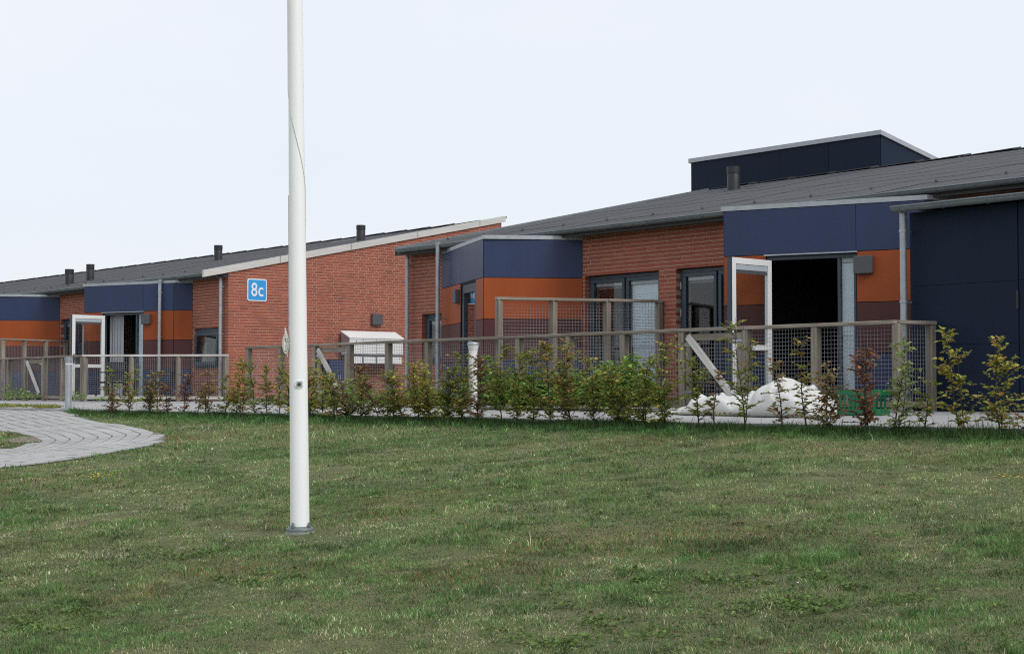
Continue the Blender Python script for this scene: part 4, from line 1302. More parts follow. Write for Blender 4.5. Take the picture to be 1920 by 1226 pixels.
# ------------------------------------------------------------------ bollard lights
def bollard(label, x, y, z, h, r, flared):
    o = empty('bollard_light', (x, y, z)); tag(o, label, 'bollard', 'bollard lights along the path')
    mb = MB(); mb.lathe(x, y, [(r, z - 0.1), (r, z + h * 0.86)], 24); mb.build('post', M['white'] if flared else M['zinc'], o, smooth=True)
    mb = MB(); mb.lathe(x, y, [(r * 1.6, z - 0.02), (r * 1.6, z + 0.01), (r * 1.05, z + 0.014)], 24); mb.build('foot_plate', M['zinc'], o)
    if flared:
        mb = MB(); mb.lathe(x, y, [(r * 1.03, z + h * 0.86), (r * 1.06, z + h * 0.885)], 24); mb.build('reflector_ring', M['white'], o, smooth=True)
        mb = MB(); mb.lathe(x, y, [(r * 1.05, z + h * 0.886), (r * 1.42, z + h * 0.955)], 24); mb.build('lens', M['lens'], o, smooth=True)
        mb = MB(); mb.lathe(x, y, [(r * 1.48, z + h * 0.956), (r * 1.52, z + h * 0.975), (r * 1.4, z + h * 0.99), (r * 0.4, z + h)], 24); mb.build('cap', M['zinc'], o, smooth=True)
    else:
        mb = MB(); mb.lathe(x, y, [(r * 1.02, z + h * 0.86), (r * 1.02, z + h * 0.885)], 24); mb.build('lens', M['lens'], o, smooth=True)
        mb = MB(); mb.lathe(x, y, [(r * 1.08, z + h * 0.886), (r * 1.28, z + h * 0.985), (r * 1.28, z + h * 0.995), (r * 0.4, z + h)], 24); mb.build('cap', M['zinc'], o, smooth=True)
    return o
bollard('white bollard light with flared cap standing among the hedge saplings', -16.13, 12.93, path_z(12.93), 0.965, 0.052, True)
bollard('grey cylindrical bollard light beside the curved paver path at left', -28.05, 12.85, path_z(12.85), 0.96, 0.062, False)

# ------------------------------------------------------------------ white sacks and green crate
def sack(name, label, x0, x1, yc, prof, depth, seed, base):
    """lumpy woven sack: closed height field over a long footprint"""
    n, m_ = 110, 44
    r = np.random.default_rng(seed)
    ph = r.uniform(0, 6.28, (10, 2)); fq = r.uniform(2, 15, (10, 2)) * r.choice([-1, 1], (10, 2)); am = r.uniform(0.001, 0.006, 10)
    NU, NV = max(6, int((x1 - x0) * 11)), 9
    J = r.normal(0, 0.025, (NU + 1, NV + 1)); JU = r.uniform(-0.35, 0.35, (NU + 1, NV + 1))
    def facet(u, t):
        a_ = u * NU; b_ = t * NV; i_ = min(int(a_), NU - 1); j_ = min(int(b_), NV - 1); fa = a_ - i_; fb = b_ - j_
        if (i_ + j_) % 2:      # split each cell along alternating diagonals so that the cloth breaks into facets
            return (J[i_, j_] + (J[i_ + 1, j_] - J[i_, j_]) * fa + (J[i_ + 1, j_ + 1] - J[i_ + 1, j_]) * fb) if fa > fb else (J[i_, j_] + (J[i_, j_ + 1] - J[i_, j_]) * fb + (J[i_ + 1, j_ + 1] - J[i_, j_ + 1]) * fa)
        return (J[i_, j_] + (J[i_ + 1, j_] - J[i_, j_]) * fa + (J[i_, j_ + 1] - J[i_, j_]) * fb) if fa + fb < 1 else (J[i_ + 1, j_ + 1] + (J[i_, j_ + 1] - J[i_ + 1, j_ + 1]) * (1 - fa) + (J[i_ + 1, j_] - J[i_ + 1, j_ + 1]) * (1 - fb))
    vs = []; fs = []
    for i in range(n + 1):
        u = i / n; x = x0 + (x1 - x0) * u
        hh = float(np.interp(u, [p[0] for p in prof], [p[1] for p in prof]))
        dd = float(np.interp(u, [p[0] for p in prof], [p[2] for p in prof])) * depth
        for j in range(m_ + 1):
            v_ = j / m_ * 2 - 1
            a = PI * (1 - j / m_)
            yy = math.cos(a); zz = max(0.0, math.sin(a)) ** 0.62
            crease = sum(am[k] * math.sin(fq[k, 0] * u * 2.2 + fq[k, 1] * v_ * 0.8 + ph[k, 0]) for k in range(10))
            qx, qy = u * (x1 - x0) * 5.0, v_ * 1.6
            fold = 0.0
            for k in range(12):
                ca_, sa_ = math.cos(ph[k % 10, 0] + k), math.sin(ph[k % 10, 0] + k)
                w_k = (qx * ca_ + qy * sa_) * (0.55 + 0.22 * k) + ph[k % 10, 1]
                fold += (abs((w_k / PI) % 2.0 - 1.0) - 0.5) * 0.022 / (1 + 0.2 * k)
            fold -= facet(min(1, max(0, u + 0.02 * math.sin(6 * v_))), j / m_) * 1.1
            env = zz * min(1.0, hh / 0.14)
            vs.append((x + 0.02 * math.sin(9 * v_ + seed), yc + yy * dd * (1 + 0.05 * math.sin(8 * u)) + crease * 0.8 * env, base(yc + yy * dd) + 0.004 + max(0, hh * zz + (crease - fold) * env * 1.3)))
    w_ = m_ + 1
    for i in range(n):
        for j in range(m_):
            fs.append((i * w_ + j, (i + 1) * w_ + j, (i + 1) * w_ + j + 1, i * w_ + j + 1))
    for i in range(n): fs.append((i * w_, i * w_ + m_, (i + 1) * w_ + m_, (i + 1) * w_))
    fs.append(tuple(range(w_))); fs.append(tuple(reversed(range(n * w_, n * w_ + w_))))
    mb = MB(); mb.add(vs, fs)
    o = mb.build(name, M['sack'], None, origin=((x0 + x1) / 2, yc, base(yc)), smooth=False)
    for p_ in o.data.polygons: p_.use_smooth = True
    sm = o.modifiers.new('soften', 'SMOOTH'); sm.factor = 0.5; sm.iterations = 1
    tag(o, label, 'sack', 'white sacks on the path')
    return o
sack('bulk_sack', 'long flat white woven sack lying on the path before the gate', -14.20, -12.05, 14.42,
     [(0, 0.02, .22), (0.10, 0.045, 0.40), (0.20, 0.07, .55), (0.29, 0.12, 0.8), (0.36, 0.20, 1), (0.42, 0.225, 1), (0.55, 0.235, 1), (0.72, 0.235, 1), (0.9, 0.22, 1), (0.97, 0.16, 0.9), (1.0, 0.03, .6)], 0.36, 3, path_z)
sack('bulk_sack', 'bulging white woven sack heaped up next to the green crate', -12.52, -11.48, 14.28,
     [(0, 0.08, .45), (0.08, 0.24, .75), (0.22, 0.33, 1), (0.38, 0.39, 1), (0.52, 0.37, 1), (0.66, 0.31, 1), (0.80, 0.27, .95), (0.93, 0.22, .8), (0.98, 0.13, .7), (1.0, 0.03, .5)], 0.34, 9, path_z)

cr = empty('plastic_crate', (-11.36, 14.78, 0)); tag(cr, 'green slatted plastic crate beside the white sacks', 'crate')
cz = path_z(14.78) + 0.004
def rrect(hx, hy, rad, n=5):
    pts = []
    for cx, cy, a0 in ((hx - rad, hy - rad, 0), (-hx + rad, hy - rad, PI / 2), (-hx + rad, -hy + rad, PI), (hx - rad, -hy + rad, 1.5 * PI)):
        for k in range(n + 1):
            a = a0 + PI / 2 * k / n; pts.append((cx + rad * math.cos(a), cy + rad * math.sin(a)))
    return pts
ca = math.radians(18)
def crw(x, y, z): return (-11.36 + x * math.cos(ca) - y * math.sin(ca), 14.78 + x * math.sin(ca) + y * math.cos(ca), cz + z)
def ringwall(hx, hy, z0, z1, t=0.012, rad=0.07):
    o_ = rrect(hx, hy, rad); i_ = rrect(hx - t, hy - t, rad - t); m_ = len(o_)
    mb = MB(); vs = [crw(x, y, z0) for x, y in o_] + [crw(x, y, z1) for x, y in o_] + [crw(x, y, z0) for x, y in i_] + [crw(x, y, z1) for x, y in i_]
    fs = []
    for k in range(m_):
        q = (k + 1) % m_
        fs += [(k, q, m_ + q, m_ + k), (2 * m_ + q, 2 * m_ + k, 3 * m_ + k, 3 * m_ + q), (m_ + k, m_ + q, 3 * m_ + q, 3 * m_ + k), (q, k, 2 * m_ + k, 2 * m_ + q)]
    mb.add(vs, fs); return mb
ringwall(0.27, 0.19, 0.0, 0.07).build('base_rim', M['crate'], cr); ringwall(0.278, 0.198, 0.225, 0.29, 0.02).build('top_rim', M['crate'], cr)
mb = MB(); pts = rrect(0.25, 0.17, 0.06); mb.add([crw(x, y, 0.012) for x, y in pts], [tuple(range(len(pts)))]); mb.build('floor', M['crate'], cr)
for k in range(9):
    for sy in (-1, 1):
        x = -0.20 + k * 0.05
        mb = MB(); mb.hexa([crw(x - .012, sy * 0.182 - .006, .07), crw(x + .012, sy * 0.182 - .006, .07), crw(x + .012, sy * 0.182 + .006, .07), crw(x - .012, sy * 0.182 + .006, .07),
                            crw(x - .012, sy * 0.182 - .006, .225), crw(x + .012, sy * 0.182 - .006, .225), crw(x + .012, sy * 0.182 + .006, .225), crw(x - .012, sy * 0.182 + .006, .225)])
        mb.build('slat', M['crate'], cr)

# ------------------------------------------------------------------ garden chairs on the left terrace
def chair(label, x, y, a):
    o = empty('garden_chair', (x, y, 0)); tag(o, label, 'chair', 'dark chairs on the left terrace')
    ca_, sa = math.cos(a), math.sin(a)
    W_ = lambda u, v_, z: (x + u * ca_ - v_ * sa, y + u * sa + v_ * ca_, z)
    def bx(u0, u1, v0, v1, z0, z1, tilt=0.0):
        mb = MB(); mb.hexa([W_(u0, v0, z0), W_(u1, v0, z0), W_(u1, v1, z0), W_(u0, v1, z0), W_(u0, v0 + tilt, z1), W_(u1, v0 + tilt, z1), W_(u1, v1 + tilt, z1), W_(u0, v1 + tilt, z1)]); return mb
    bx(-.24, .24, -.24, .22, .42, .46).build('seat', M['black'], o)
    for k in range(5): bx(-.22 + k * .09, -.15 + k * .09, .21, .235, .48, .90, 0.07).build('back_slat', M['black'], o)
    bx(-.25, .25, .275, .305, .86, .92).build('back_rail', M['black'], o)
    for u in (-.24, .21):
        bx(u, u + .03, -.24, -.21, 0, .66).build('leg', M['black'], o); bx(u, u + .03, .20, .235, 0, .66).build('leg', M['black'], o)
        bx(u - .01, u + .04, -.25, .25, .66, .69).build('armrest', M['black'], o)
chair('dark garden chair behind the left wire fence in front of the open door', -34.75, 16.95, 0.5)
chair('dark garden chair behind the left wire fence below the tilted window', -33.55, 17.75, -0.9)

# ------------------------------------------------------------------ leaves
def leaf_cloud(name, centers, dirs, normals, length, width, cols, parent, origin, mat, fold=0.25):
    """one mesh of folded oval leaves; all arrays are numpy, one row per leaf"""
    n = len(centers)
    d = dirs / (np.linalg.norm(dirs, axis=1, keepdims=True) + 1e-9)
    s = np.cross(d, normals); s /= (np.linalg.norm(s, axis=1, keepdims=True) + 1e-9)
    up = np.cross(s, d)
    L = length[:, None]; W = width[:, None]
    c = centers - np.array(origin)
    V = np.empty((n, 6, 3))
    V[:, 0] = c
    V[:, 1] = c + d * L * 0.30 - s * W * 0.5 + up * W * fold
    V[:, 2] = c + d * L * 0.68 - s * W * 0.40 + up * W * fold * 0.7 - up * L * 0.06
    V[:, 3] = c + d * L - up * L * 0.14
    V[:, 4] = c + d * L * 0.68 + s * W * 0.40 + up * W * fold * 0.7 - up * L * 0.06
    V[:, 5] = c + d * L * 0.30 + s * W * 0.5 + up * W * fold
    idx = (np.arange(n) * 6)[:, None]
    F = np.concatenate([idx + np.array([[0, 1, 2, 3]]), idx + np.array([[0, 3, 4, 5]])], 1).reshape(-1, 4)
    return np_mesh(name, V.reshape(-1, 3), F, np.repeat(cols, 2, axis=0), parent, origin, mat)

def np_mesh(name, V, F, fcol, parent, origin, mat, verts_per=4):
    me = bpy.data.meshes.new(name)
    nf = len(F); k = F.shape[1]
    me.vertices.add(len(V)); me.vertices.foreach_set('co', V.astype(np.float32).ravel())
    me.loops.add(nf * k); me.loops.foreach_set('vertex_index', F.astype(np.int32).ravel())
    me.polygons.add(nf); me.polygons.foreach_set('loop_start', np.arange(0, nf * k, k, dtype=np.int32)); me.polygons.foreach_set('loop_total', np.full(nf, k, dtype=np.int32))
    at = me.attributes.new('tint', 'FLOAT_COLOR', 'FACE')
    at.data.foreach_set('color', np.concatenate([fcol, np.ones((nf, 1))], 1).astype(np.float32).ravel())
    me.materials.append(mat)
    me.update(calc_edges=True)
    o = bpy.data.objects.new(name, me); COL.objects.link(o); o.parent = parent
    o.location = Vector(origin) - (wloc(parent) if parent else Vector((0, 0, 0)))
    return o

PAL = {
    'g': [((0.092, 0.110, 0.020), 6), ((0.135, 0.142, 0.028), 4), ((0.064, 0.082, 0.018), 3), ((0.20, 0.150, 0.035), 2)],
    'G': [((0.150, 0.185, 0.070), 6), ((0.200, 0.235, 0.100), 3), ((0.090, 0.120, 0.040), 2)],
    'y': [((0.150, 0.148, 0.026), 5), ((0.220, 0.185, 0.034), 3), ((0.095, 0.115, 0.030), 3), ((0.24, 0.13, 0.04), 1)],
    'o': [((0.125, 0.120, 0.030), 5), ((0.195, 0.110, 0.034), 2), ((0.14, 0.072, 0.028), 1), ((0.09, 0.10, 0.022), 4)],
    'b': [((0.135, 0.090, 0.040), 4), ((0.105, 0.100, 0.036), 4), ((0.095, 0.052, 0.032), 2), ((0.18, 0.13, 0.05), 1)],
    'r': [((0.115, 0.050, 0.030), 5), ((0.085, 0.042, 0.028), 3), ((0.11, 0.095, 0.030), 4)],
    'R': [((0.105, 0.036, 0.024), 6), ((0.075, 0.030, 0.020), 4), ((0.19, 0.085, 0.036), 2), ((0.09, 0.075, 0.03), 2)],
    'l': [((0.055, 0.092, 0.022), 5), ((0.080, 0.115, 0.030), 4), ((0.045, 0.07, 0.02), 3)],
    'w': [((0.075, 0.130, 0.024), 5), ((0.115, 0.175, 0.036), 4), ((0.050, 0.090, 0.025), 3), ((0.15, 0.18, 0.05), 1)],
}
def pick(key, n, r):
    cs = np.array([c for c, w in PAL[key]]); ws = np.array([w for c, w in PAL[key]], float); ws /= ws.sum()
    return cs[r.choice(len(cs), n, p=ws)] * r.uniform(0.72, 1.28, (n, 1)) * 2.2

ORD = ['first', 'second', 'third', 'fourth', 'fifth', 'sixth', 'seventh', 'eighth', 'ninth', 'tenth', 'eleventh', 'twelfth', 'thirteenth', 'fourteenth', 'fifteenth', 'sixteenth', 'seventeenth', 'eighteenth', 'nineteenth', 'twentieth', 'twenty-first', 'twenty-second']
WORD = {'g': 'green', 'G': 'pale green', 'y': 'yellow-green', 'o': 'orange-tinged', 'b': 'brownish', 'r': 'red-brown', 'R': 'bright red-leaved'}
PLANTS = [(-25.9, 0.88, 'g', 0.7), (-25.53, 0.5, 'r', 0.5), (-25.19, 0.89, 'g', 0.5), (-24.96, 0.79, 'o', 0.6), (-24.55, 0.54, 'g', 0.7), (-24.27, 0.74, 'b', 0.8), (-24.0, 0.78, 'b', 0.7), (-23.64, 0.52, 'r', 0.6), (-23.26, 0.73, 'R', 0.9), (-22.84, 0.51, 'b', 0.3), (-22.55, 0.82, 'b', 0.6), (-22.3, 0.53, 'b', 0.5), (-21.87, 0.68, 'g', 0.7), (-21.62, 0.82, 'y', 1), (-21.27, 0.67, 'o', 0.8), (-20.92, 0.93, 'g', 0.8), (-20.66, 0.74, 'g', 0.8), (-20.42, 0.98, 'y', 0.9),
          (-20.04, 0.74, 'g', 0.8), (-19.72, 0.81, 'g', 0.8), (-19.41, 0.92, 'y', 1), (-19.19, 0.73, 'y', 0.9), (-18.85, 0.65, 'g', 0.9), (-18.52, 0.56, 'b', 0.9), (-18.19, 0.72, 'g', 0.9), (-17.8, 0.82, 'r', 1), (-17.52, 0.71, 'g', 1), (-17.2, 0.64, 'o', 1.2), (-16.88, 0.92, 'y', 1.1), (-16.57, 0.77, 'y', 1.2), (-16.22, 0.71, 'g', 1.3), (-15.92, 1.03, 'g', 1), (-15.63, 0.84, 'r', 1.4), (-15.23, 1.02, 'g', 1.3), (-14.85, 0.91, 'g', 1.5), (-14.56, 0.95, 'g', 1.5), (-14.22, 0.96, 'o', 1.4),
          (-13.86, 0.98, 'o', 1.5), (-13.48, 0.97, 'g', 1.4), (-13.06, 0.77, 'g', 1.5), (-12.69, 0.79, 'g', 1.4), (-12.32, 1.01, 'g', 1.2), (-11.91, 0.94, 'g', 1), (-11.54, 0.65, 'b', 0.3), (-11.21, 1.17, 'g', 0.8), (-10.77, 0.76, 'b', 0.6), (-10.41, 0.9, 'o', 0.7), (-10.03, 0.75, 'b', 0.9), (-9.7, 0.89, 'R', 1), (-9.29, 0.9, 'G', 1), (-8.94, 0.49, 'g', 0.35), (-8.55, 1.0, 'y', 1.0), (-8.17, 0.99, 'y', 1.2), (-7.88, 0.4, 'o', 0.6)]

def sapling(x, y, h, key, dens, label, seed):
    r = np.random.default_rng(seed)
    z0 = float(lawn_z(x, y)) - 0.02
    o = empty('hedge_sapling', (x, y, z0)); tag(o, label, 'sapling', 'young hedge saplings along the path')
    st = MB(); C_, D_, N_ = [], [], []
    lean = r.normal(0, 0.075, 2)
    leaders = 1 if dens < 0.75 else int(r.integers(1, 3))
    twigs = []
    for k in range(leaders):
        hh = h * (1.0 if k == 0 else r.uniform(0.6, 0.85))
        pts = []; ph = r.uniform(0, 6, 2)
        a0 = r.uniform(0, 6.28); sp = 0 if k == 0 else r.uniform(0.08, 0.16)
        n = 9
        for i in range(n + 1):
            t = i / n
            pts.append((x + lean[0] * t + 0.018 * math.sin(ph[0] + 5 * t) + sp * math.cos(a0) * t ** 0.7, y + lean[1] * t + 0.018 * math.sin(ph[1] + 4 * t) + sp * math.sin(a0) * t ** 0.7, z0 + hh * t))
        r0 = 0.0085 if k == 0 else 0.006
        st.tube(pts, [r0 * (1 - 0.75 * i / n) for i in range(n + 1)], 6)
        twigs.append((pts, None))
        nt_ = int((16 + 27 * dens) * (1 if k == 0 else 0.6))
        for _ in range(nt_):
            t = r.uniform(0.15, 0.97) ** (0.92 + 0.25 * min(dens, 1.5))
            i = min(int(t * n), n - 1); f = t * n - i
            b = np.array(pts[i]) * (1 - f) + np.array(pts[i + 1]) * f
            a = r.uniform(0, 6.28)
            ln = r.uniform(0.07, 0.27) * (0.55 + 0.5 * min(dens, 1.4)) * (1.1 - 0.45 * t)
            el = r.uniform(0.05, 0.9)
            dv = np.array([math.cos(a) * math.cos(el), math.sin(a) * math.cos(el), math.sin(el)])
            mid = b + dv * ln * 0.5 + np.array([0, 0, 0.01]); end = b + dv * ln + np.array([0, 0, -0.01])
            st.tube([tuple(b), tuple(mid), tuple(end)], [0.003, 0.0022, 0.001], 4, cap=False)
            m_ = int(3 + ln * 34)
            for q in range(m_):
                u = (q + 0.7) / m_
                p = (b * (1 - 2 * u) + mid * 2 * u) if u < 0.5 else (mid * (2 - 2 * u) + end * (2 * u - 1))
                sd = 1 if q % 2 else -1
                sdv = np.cross(dv, [0, 0, 1]); sdv /= np.linalg.norm(sdv) + 1e-6
                ld = dv * r.uniform(0.3, 0.9) + sdv * sd * r.uniform(0.3, 1.0) + np.array([0, 0, r.uniform(-0.45, 0.25)])
                C_.append(p); D_.append(ld); N_.append([r.normal(0, 0.45), r.normal(0, 0.45), 1.0])
    st.build('stem', M['bark'], o)
    n = len(C_)
    L = r.uniform(0.028, 0.060, n)
    cols = pick(key, n, r)
    leaf_cloud('foliage', np.array(C_), np.array(D_), np.array(N_), L, L * r.uniform(0.55, 0.75, n), cols, o, (x, y, z0), M['leaf'])

BOL = 31      # the white bollard stands beside this plant
for i, (x, h, key, dens) in enumerate(PLANTS):
    nP = len(PLANTS)
    w_ = WORD[key]
    if i < 18: lab = '%s hedge sapling, %s to the left of the flagpole' % (w_, ORD[17 - i])
    elif i < 20: lab = '%s hedge sapling behind the flagpole, %s of the two it hides' % (w_, ORD[i - 18])
    elif i < 31: lab = '%s hedge sapling, %s to the right of the flagpole' % (w_, ORD[i - 20])
    elif i < 43: lab = '%s hedge sapling, %s to the right of the white bollard' % (w_, ORD[i - 31])
    else: lab = '%s hedge sapling, %s from the right edge of the photo' % (w_, ORD[nP - 1 - i])
    if 19 < i < 43: dens *= 1.12
    if i > 49: dens *= 0.95
    sapling(x + random.uniform(-0.06, 0.06), 12.60 + random.uniform(-0.06, 0.06), h * random.uniform(0.9, 1.06), key, dens, lab, 100 + i)

# ------------------------------------------------------------------ weeds at the fence
def weed_mass(name, label, spots, seed, key='w', size=(0.04, 0.085)):
    """spots: (x, y, z, rx, ry, h, n)"""
    r = np.random.default_rng(seed)
    C_, D_, N_, K_ = [], [], [], []
    for (x, y, z, rx, ry, h, n) in spots:
        a = r.uniform(0, 6.28, n); q = np.sqrt(r.uniform(0, 1, n))
        px = x + rx * q * np.cos(a); py = y + ry * q * np.sin(a)
        hz = h * (1 - 0.55 * q ** 2) * (0.75 + 0.25 * np.sin(px * 7 + seed) * np.cos(px * 3.1))
        pz = z + hz * r.uniform(0.05, 1, n) ** 0.6
        C_.append(np.stack([px, py, pz], 1))
        ang = r.uniform(0, 6.28, n)
        D_.append(np.stack([np.cos(ang), np.sin(ang), r.uniform(-0.5, 0.5, n)], 1))
        N_.append(np.stack([r.normal(0, .4, n), r.normal(-0.25, .4, n), np.ones(n)], 1))
        K_.append(pick(key, n, r))
    C_ = np.concatenate(C_); n = len(C_)
    L = r.uniform(*size, n)
    o = leaf_cloud(name, C_, np.concatenate(D_), np.concatenate(N_), L, L * r.uniform(0.6, 0.9, n), np.concatenate(K_), None, tuple(C_.mean(0)), M['leaf'])
    return tag(o, label, 'weeds', kind='stuff')
sp = []
for x in np.arange(-18.35, -14.95, 0.22):
    hh = 0.74 + 0.14 * math.sin(x * 2.3)
    sp.append((x, 15.05 + random.uniform(-.12, .1), path_z(15.0), 0.28, 0.32, hh, 560))
weed_mass('bramble_thicket', 'dense green leafy weeds between path and fence', sp, 5)
sp = []
for x in np.arange(-22.6, -18.4, 0.2):
    sp.append((x, 15.15 + random.uniform(-.12, .1), path_z(15.1), 0.24, 0.25, random.uniform(0.22, 0.6), 150))
for x in np.arange(-26.0, -22.7, 0.3):
    sp.append((x, 15.3, path_z(15.3), 0.2, 0.12, random.uniform(0.06, 0.16), 30))
weed_mass('fence_weeds', 'low green weeds along the fence foot right of the flagpole', sp, 6, size=(0.03, 0.06))
sp = [(-34.3, 15.85, 0, 0.3, 0.25, 0.35, 160), (-33.7, 16.3, 0, 0.35, 0.2, 0.14, 90), (-33.2, 16.9, 0, 0.3, 0.2, 0.12, 70), (-36.9, 15.95, 0, 0.35, 0.25, 0.3, 130), (-37.6, 15.9, 0, 0.5, 0.25, 0.42, 220), (-38.3, 16.0, 0, 0.3, 0.2, 0.7, 120)]
weed_mass('fence_weeds', 'green weeds at the foot of the far left fence', sp, 8, size=(0.03, 0.06))
sp = []
for k in range(60):
    x = random.uniform(-37, -29.0); t = min(1.0, (-29.0 - x) / 1.6)
    sp.append((x, 13.0 + random.uniform(-0.35, 0.65) * t, path_z(13.0), 0.32, 0.22, random.uniform(0.05, 0.12), 130))
weed_mass('path_weeds', 'low dark weeds growing beside the grey bollard at the far left', sp, 18, key='g', size=(0.02, 0.045))

# ------------------------------------------------------------------ grass
def vnoise(x, y, seed):
    """smooth value noise, about -1..1"""
    r = np.random.default_rng(seed); T = r.uniform(-1, 1, (256, 256))
    xi = np.floor(x).astype(int); yi = np.floor(y).astype(int); fx = x - xi; fy = y - yi
    fx = fx * fx * (3 - 2 * fx); fy = fy * fy * (3 - 2 * fy)
    g = lambda a, b_: T[a % 256, b_ % 256]
    return (g(xi, yi) * (1 - fx) + g(xi + 1, yi) * fx) * (1 - fy) + (g(xi, yi + 1) * (1 - fx) + g(xi + 1, yi + 1) * fx) * fy
def fbm(x, y, seed, sc):
    return (vnoise(x * sc, y * sc, seed) + 0.5 * vnoise(x * sc * 2.1, y * sc * 2.1, seed + 1) + 0.25 * vnoise(x * sc * 4.3, y * sc * 4.3, seed + 2)) / 1.4

def scatter(r0, r1, dens, r):
    """points on the lawn between two distances, over the field in view and some way beside it"""
    half = math.radians(23.5); mid = math.atan2(0.644, -0.765)
    n = int(dens * half * (r1 * r1 - r0 * r0))
    rad = np.sqrt(r.uniform(r0 * r0, r1 * r1, n)); a = mid + r.uniform(-half, half, n)
    x = rad * np.cos(a); y = rad * np.sin(a)
    n2 = int(n * 0.22)         # thinner cover on both flanks
    rad2 = np.sqrt(r.uniform(r0 * r0, r1 * r1, n2)); a2 = mid + r.choice([-1, 1], n2) * r.uniform(half, math.radians(41), n2)
    x = np.concatenate([x, rad2 * np.cos(a2)]); y = np.concatenate([y, rad2 * np.sin(a2)])
    k = (y < EDGE - 0.005) & ~on_path(x, y, -0.02)
    return x[k], y[k]

BARE = [(-6.37, 4.13), (-5.97, 4.45), (-7.2, 6.2)]
def grass(name, label, bands, seed):
    r = np.random.default_rng(seed)
    Vs, Fs, Cs = [], [], []; base = 0
    for (r0, r1, dens, wid, hmin, hmax) in bands:
        x, y = scatter(r0, r1, dens, r)
        patch = fbm(x, y, 21, 0.55); fine = fbm(x, y, 40, 2.2); dry = fbm(x, y, 60, 0.9) + 0.35 * fbm(x, y, 64, 5.0)
        red = fbm(x, y, 80, 0.7) + 0.3 * fbm(x, y, 83, 4.0); clump = fbm(x, y, 90, 6.5)
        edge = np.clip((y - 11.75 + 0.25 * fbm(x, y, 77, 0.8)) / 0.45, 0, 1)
        # thin out on dry ground
        keep = r.uniform(0, 1, len(x)) < np.clip(1.05 - 0.75 * np.clip(dry - 0.12, 0, 1) * 1.0, 0.72, 1) * (1 - edge) + edge
        x, y, patch, fine, dry, red, clump, edge = [q[keep] for q in (x, y, patch, fine, dry, red, clump, edge)]
        n = len(x)
        z = lawn_z(x, y) - 0.004
        tuft = np.clip((fbm(x, y, 120, 4.2) - 0.25) * 3.5, 0, 1); worn = np.clip((fbm(x, y, 140, 2.4) + 0.4 * fbm(x, y, 144, 6) - 0.26) * 3.0, 0, 1)
        h = r.uniform(hmin, hmax, n) * np.clip(1 + 0.6 * clump + 0.3 * fine, 0.35, 2.0) * (1 + 0.9 * tuft) * (1 - 0.3 * worn) * (1 - 0.35 * np.clip(dry, 0, 1))
        h = h * (1 + edge * 1.1)
        tall = r.uniform(0, 1, n) < 0.006; h[tall] *= 2.4
        a = r.uniform(0, 2 * PI, n); ln = r.uniform(0.25, 1.15, n) * h
        # face the blade sideways at random
        b_ = r.uniform(0, PI, n)
        wx, wy = np.cos(b_) * wid * r.uniform(0.6, 1.3, n), np.sin(b_) * wid * r.uniform(0.6, 1.3, n)
        tx, ty, tz = x + np.cos(a) * ln, y + np.sin(a) * ln, z + h * 0.92
        mx, my, mz = x + np.cos(a) * ln * 0.35, y + np.sin(a) * ln * 0.35, z + h * 0.62
        V = np.empty((n, 5, 3))
        V[:, 0] = np.stack([x - wx / 2, y - wy / 2, z], 1); V[:, 1] = np.stack([x + wx / 2, y + wy / 2, z], 1)
        V[:, 2] = np.stack([mx + wx * .4, my + wy * .4, mz], 1); V[:, 3] = np.stack([mx - wx * .4, my - wy * .4, mz], 1)
        V[:, 4] = np.stack([tx, ty, tz], 1)
        idx = base + (np.arange(n) * 5)[:, None]
        F = np.concatenate([idx + [[0, 1, 2]], idx + [[0, 2, 3]], idx + [[3, 2, 4]]], 1).reshape(-1, 3)
        # colours: living green, olive, straw and reddish moss ground
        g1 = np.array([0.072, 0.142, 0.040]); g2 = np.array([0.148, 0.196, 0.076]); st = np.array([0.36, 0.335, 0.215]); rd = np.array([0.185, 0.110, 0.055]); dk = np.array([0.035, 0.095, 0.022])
        t = np.clip(0.5 + 0.7 * patch + 0.25 * r.normal(0, 1, n), 0, 1)[:, None]
        c = g1 * (1 - t) + g2 * t
        c = c * (1 - 0.42 * tuft[:, None]) + np.array([0.055, 0.125, 0.028]) * 0.42 * tuft[:, None]
        ps = np.clip(0.05 + 0.30 * dry + 0.42 * worn, 0.02, 0.6); sel = r.uniform(0, 1, n) < ps * (1 - edge); c[sel] = st * r.uniform(0.65, 1.1, (sel.sum(), 1))
        pr_ = np.clip(-0.06 + 0.6 * red, 0.01, 0.4); sel = r.uniform(0, 1, n) < pr_ * (1 - edge); c[sel] = rd
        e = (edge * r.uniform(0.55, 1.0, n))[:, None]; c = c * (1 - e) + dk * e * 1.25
        c = c * r.uniform(0.5, 1.5, (n, 1)) * np.clip(1 + 0.7 * clump + 0.45 * fbm(x, y, 171, 13.0) + 0.2 * fbm(x, y, 170, 1.3), 0.35, 1.9)[:, None] * 1.27
        Vs.append(V.reshape(-1, 3)); Fs.append(F); Cs.append(np.repeat(c, 3, axis=0)); base += n * 5
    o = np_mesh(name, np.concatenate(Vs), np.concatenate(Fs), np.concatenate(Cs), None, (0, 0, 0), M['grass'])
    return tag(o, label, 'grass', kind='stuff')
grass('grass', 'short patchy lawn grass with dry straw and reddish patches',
      [(5.6, 9.5, 9500, 0.0036, 0.010, 0.026), (9.5, 13.5, 5000, 0.0048, 0.011, 0.026), (13.5, 18.5, 2500, 0.0062, 0.012, 0.028), (18.5, 31, 760, 0.010, 0.016, 0.034)], 33)
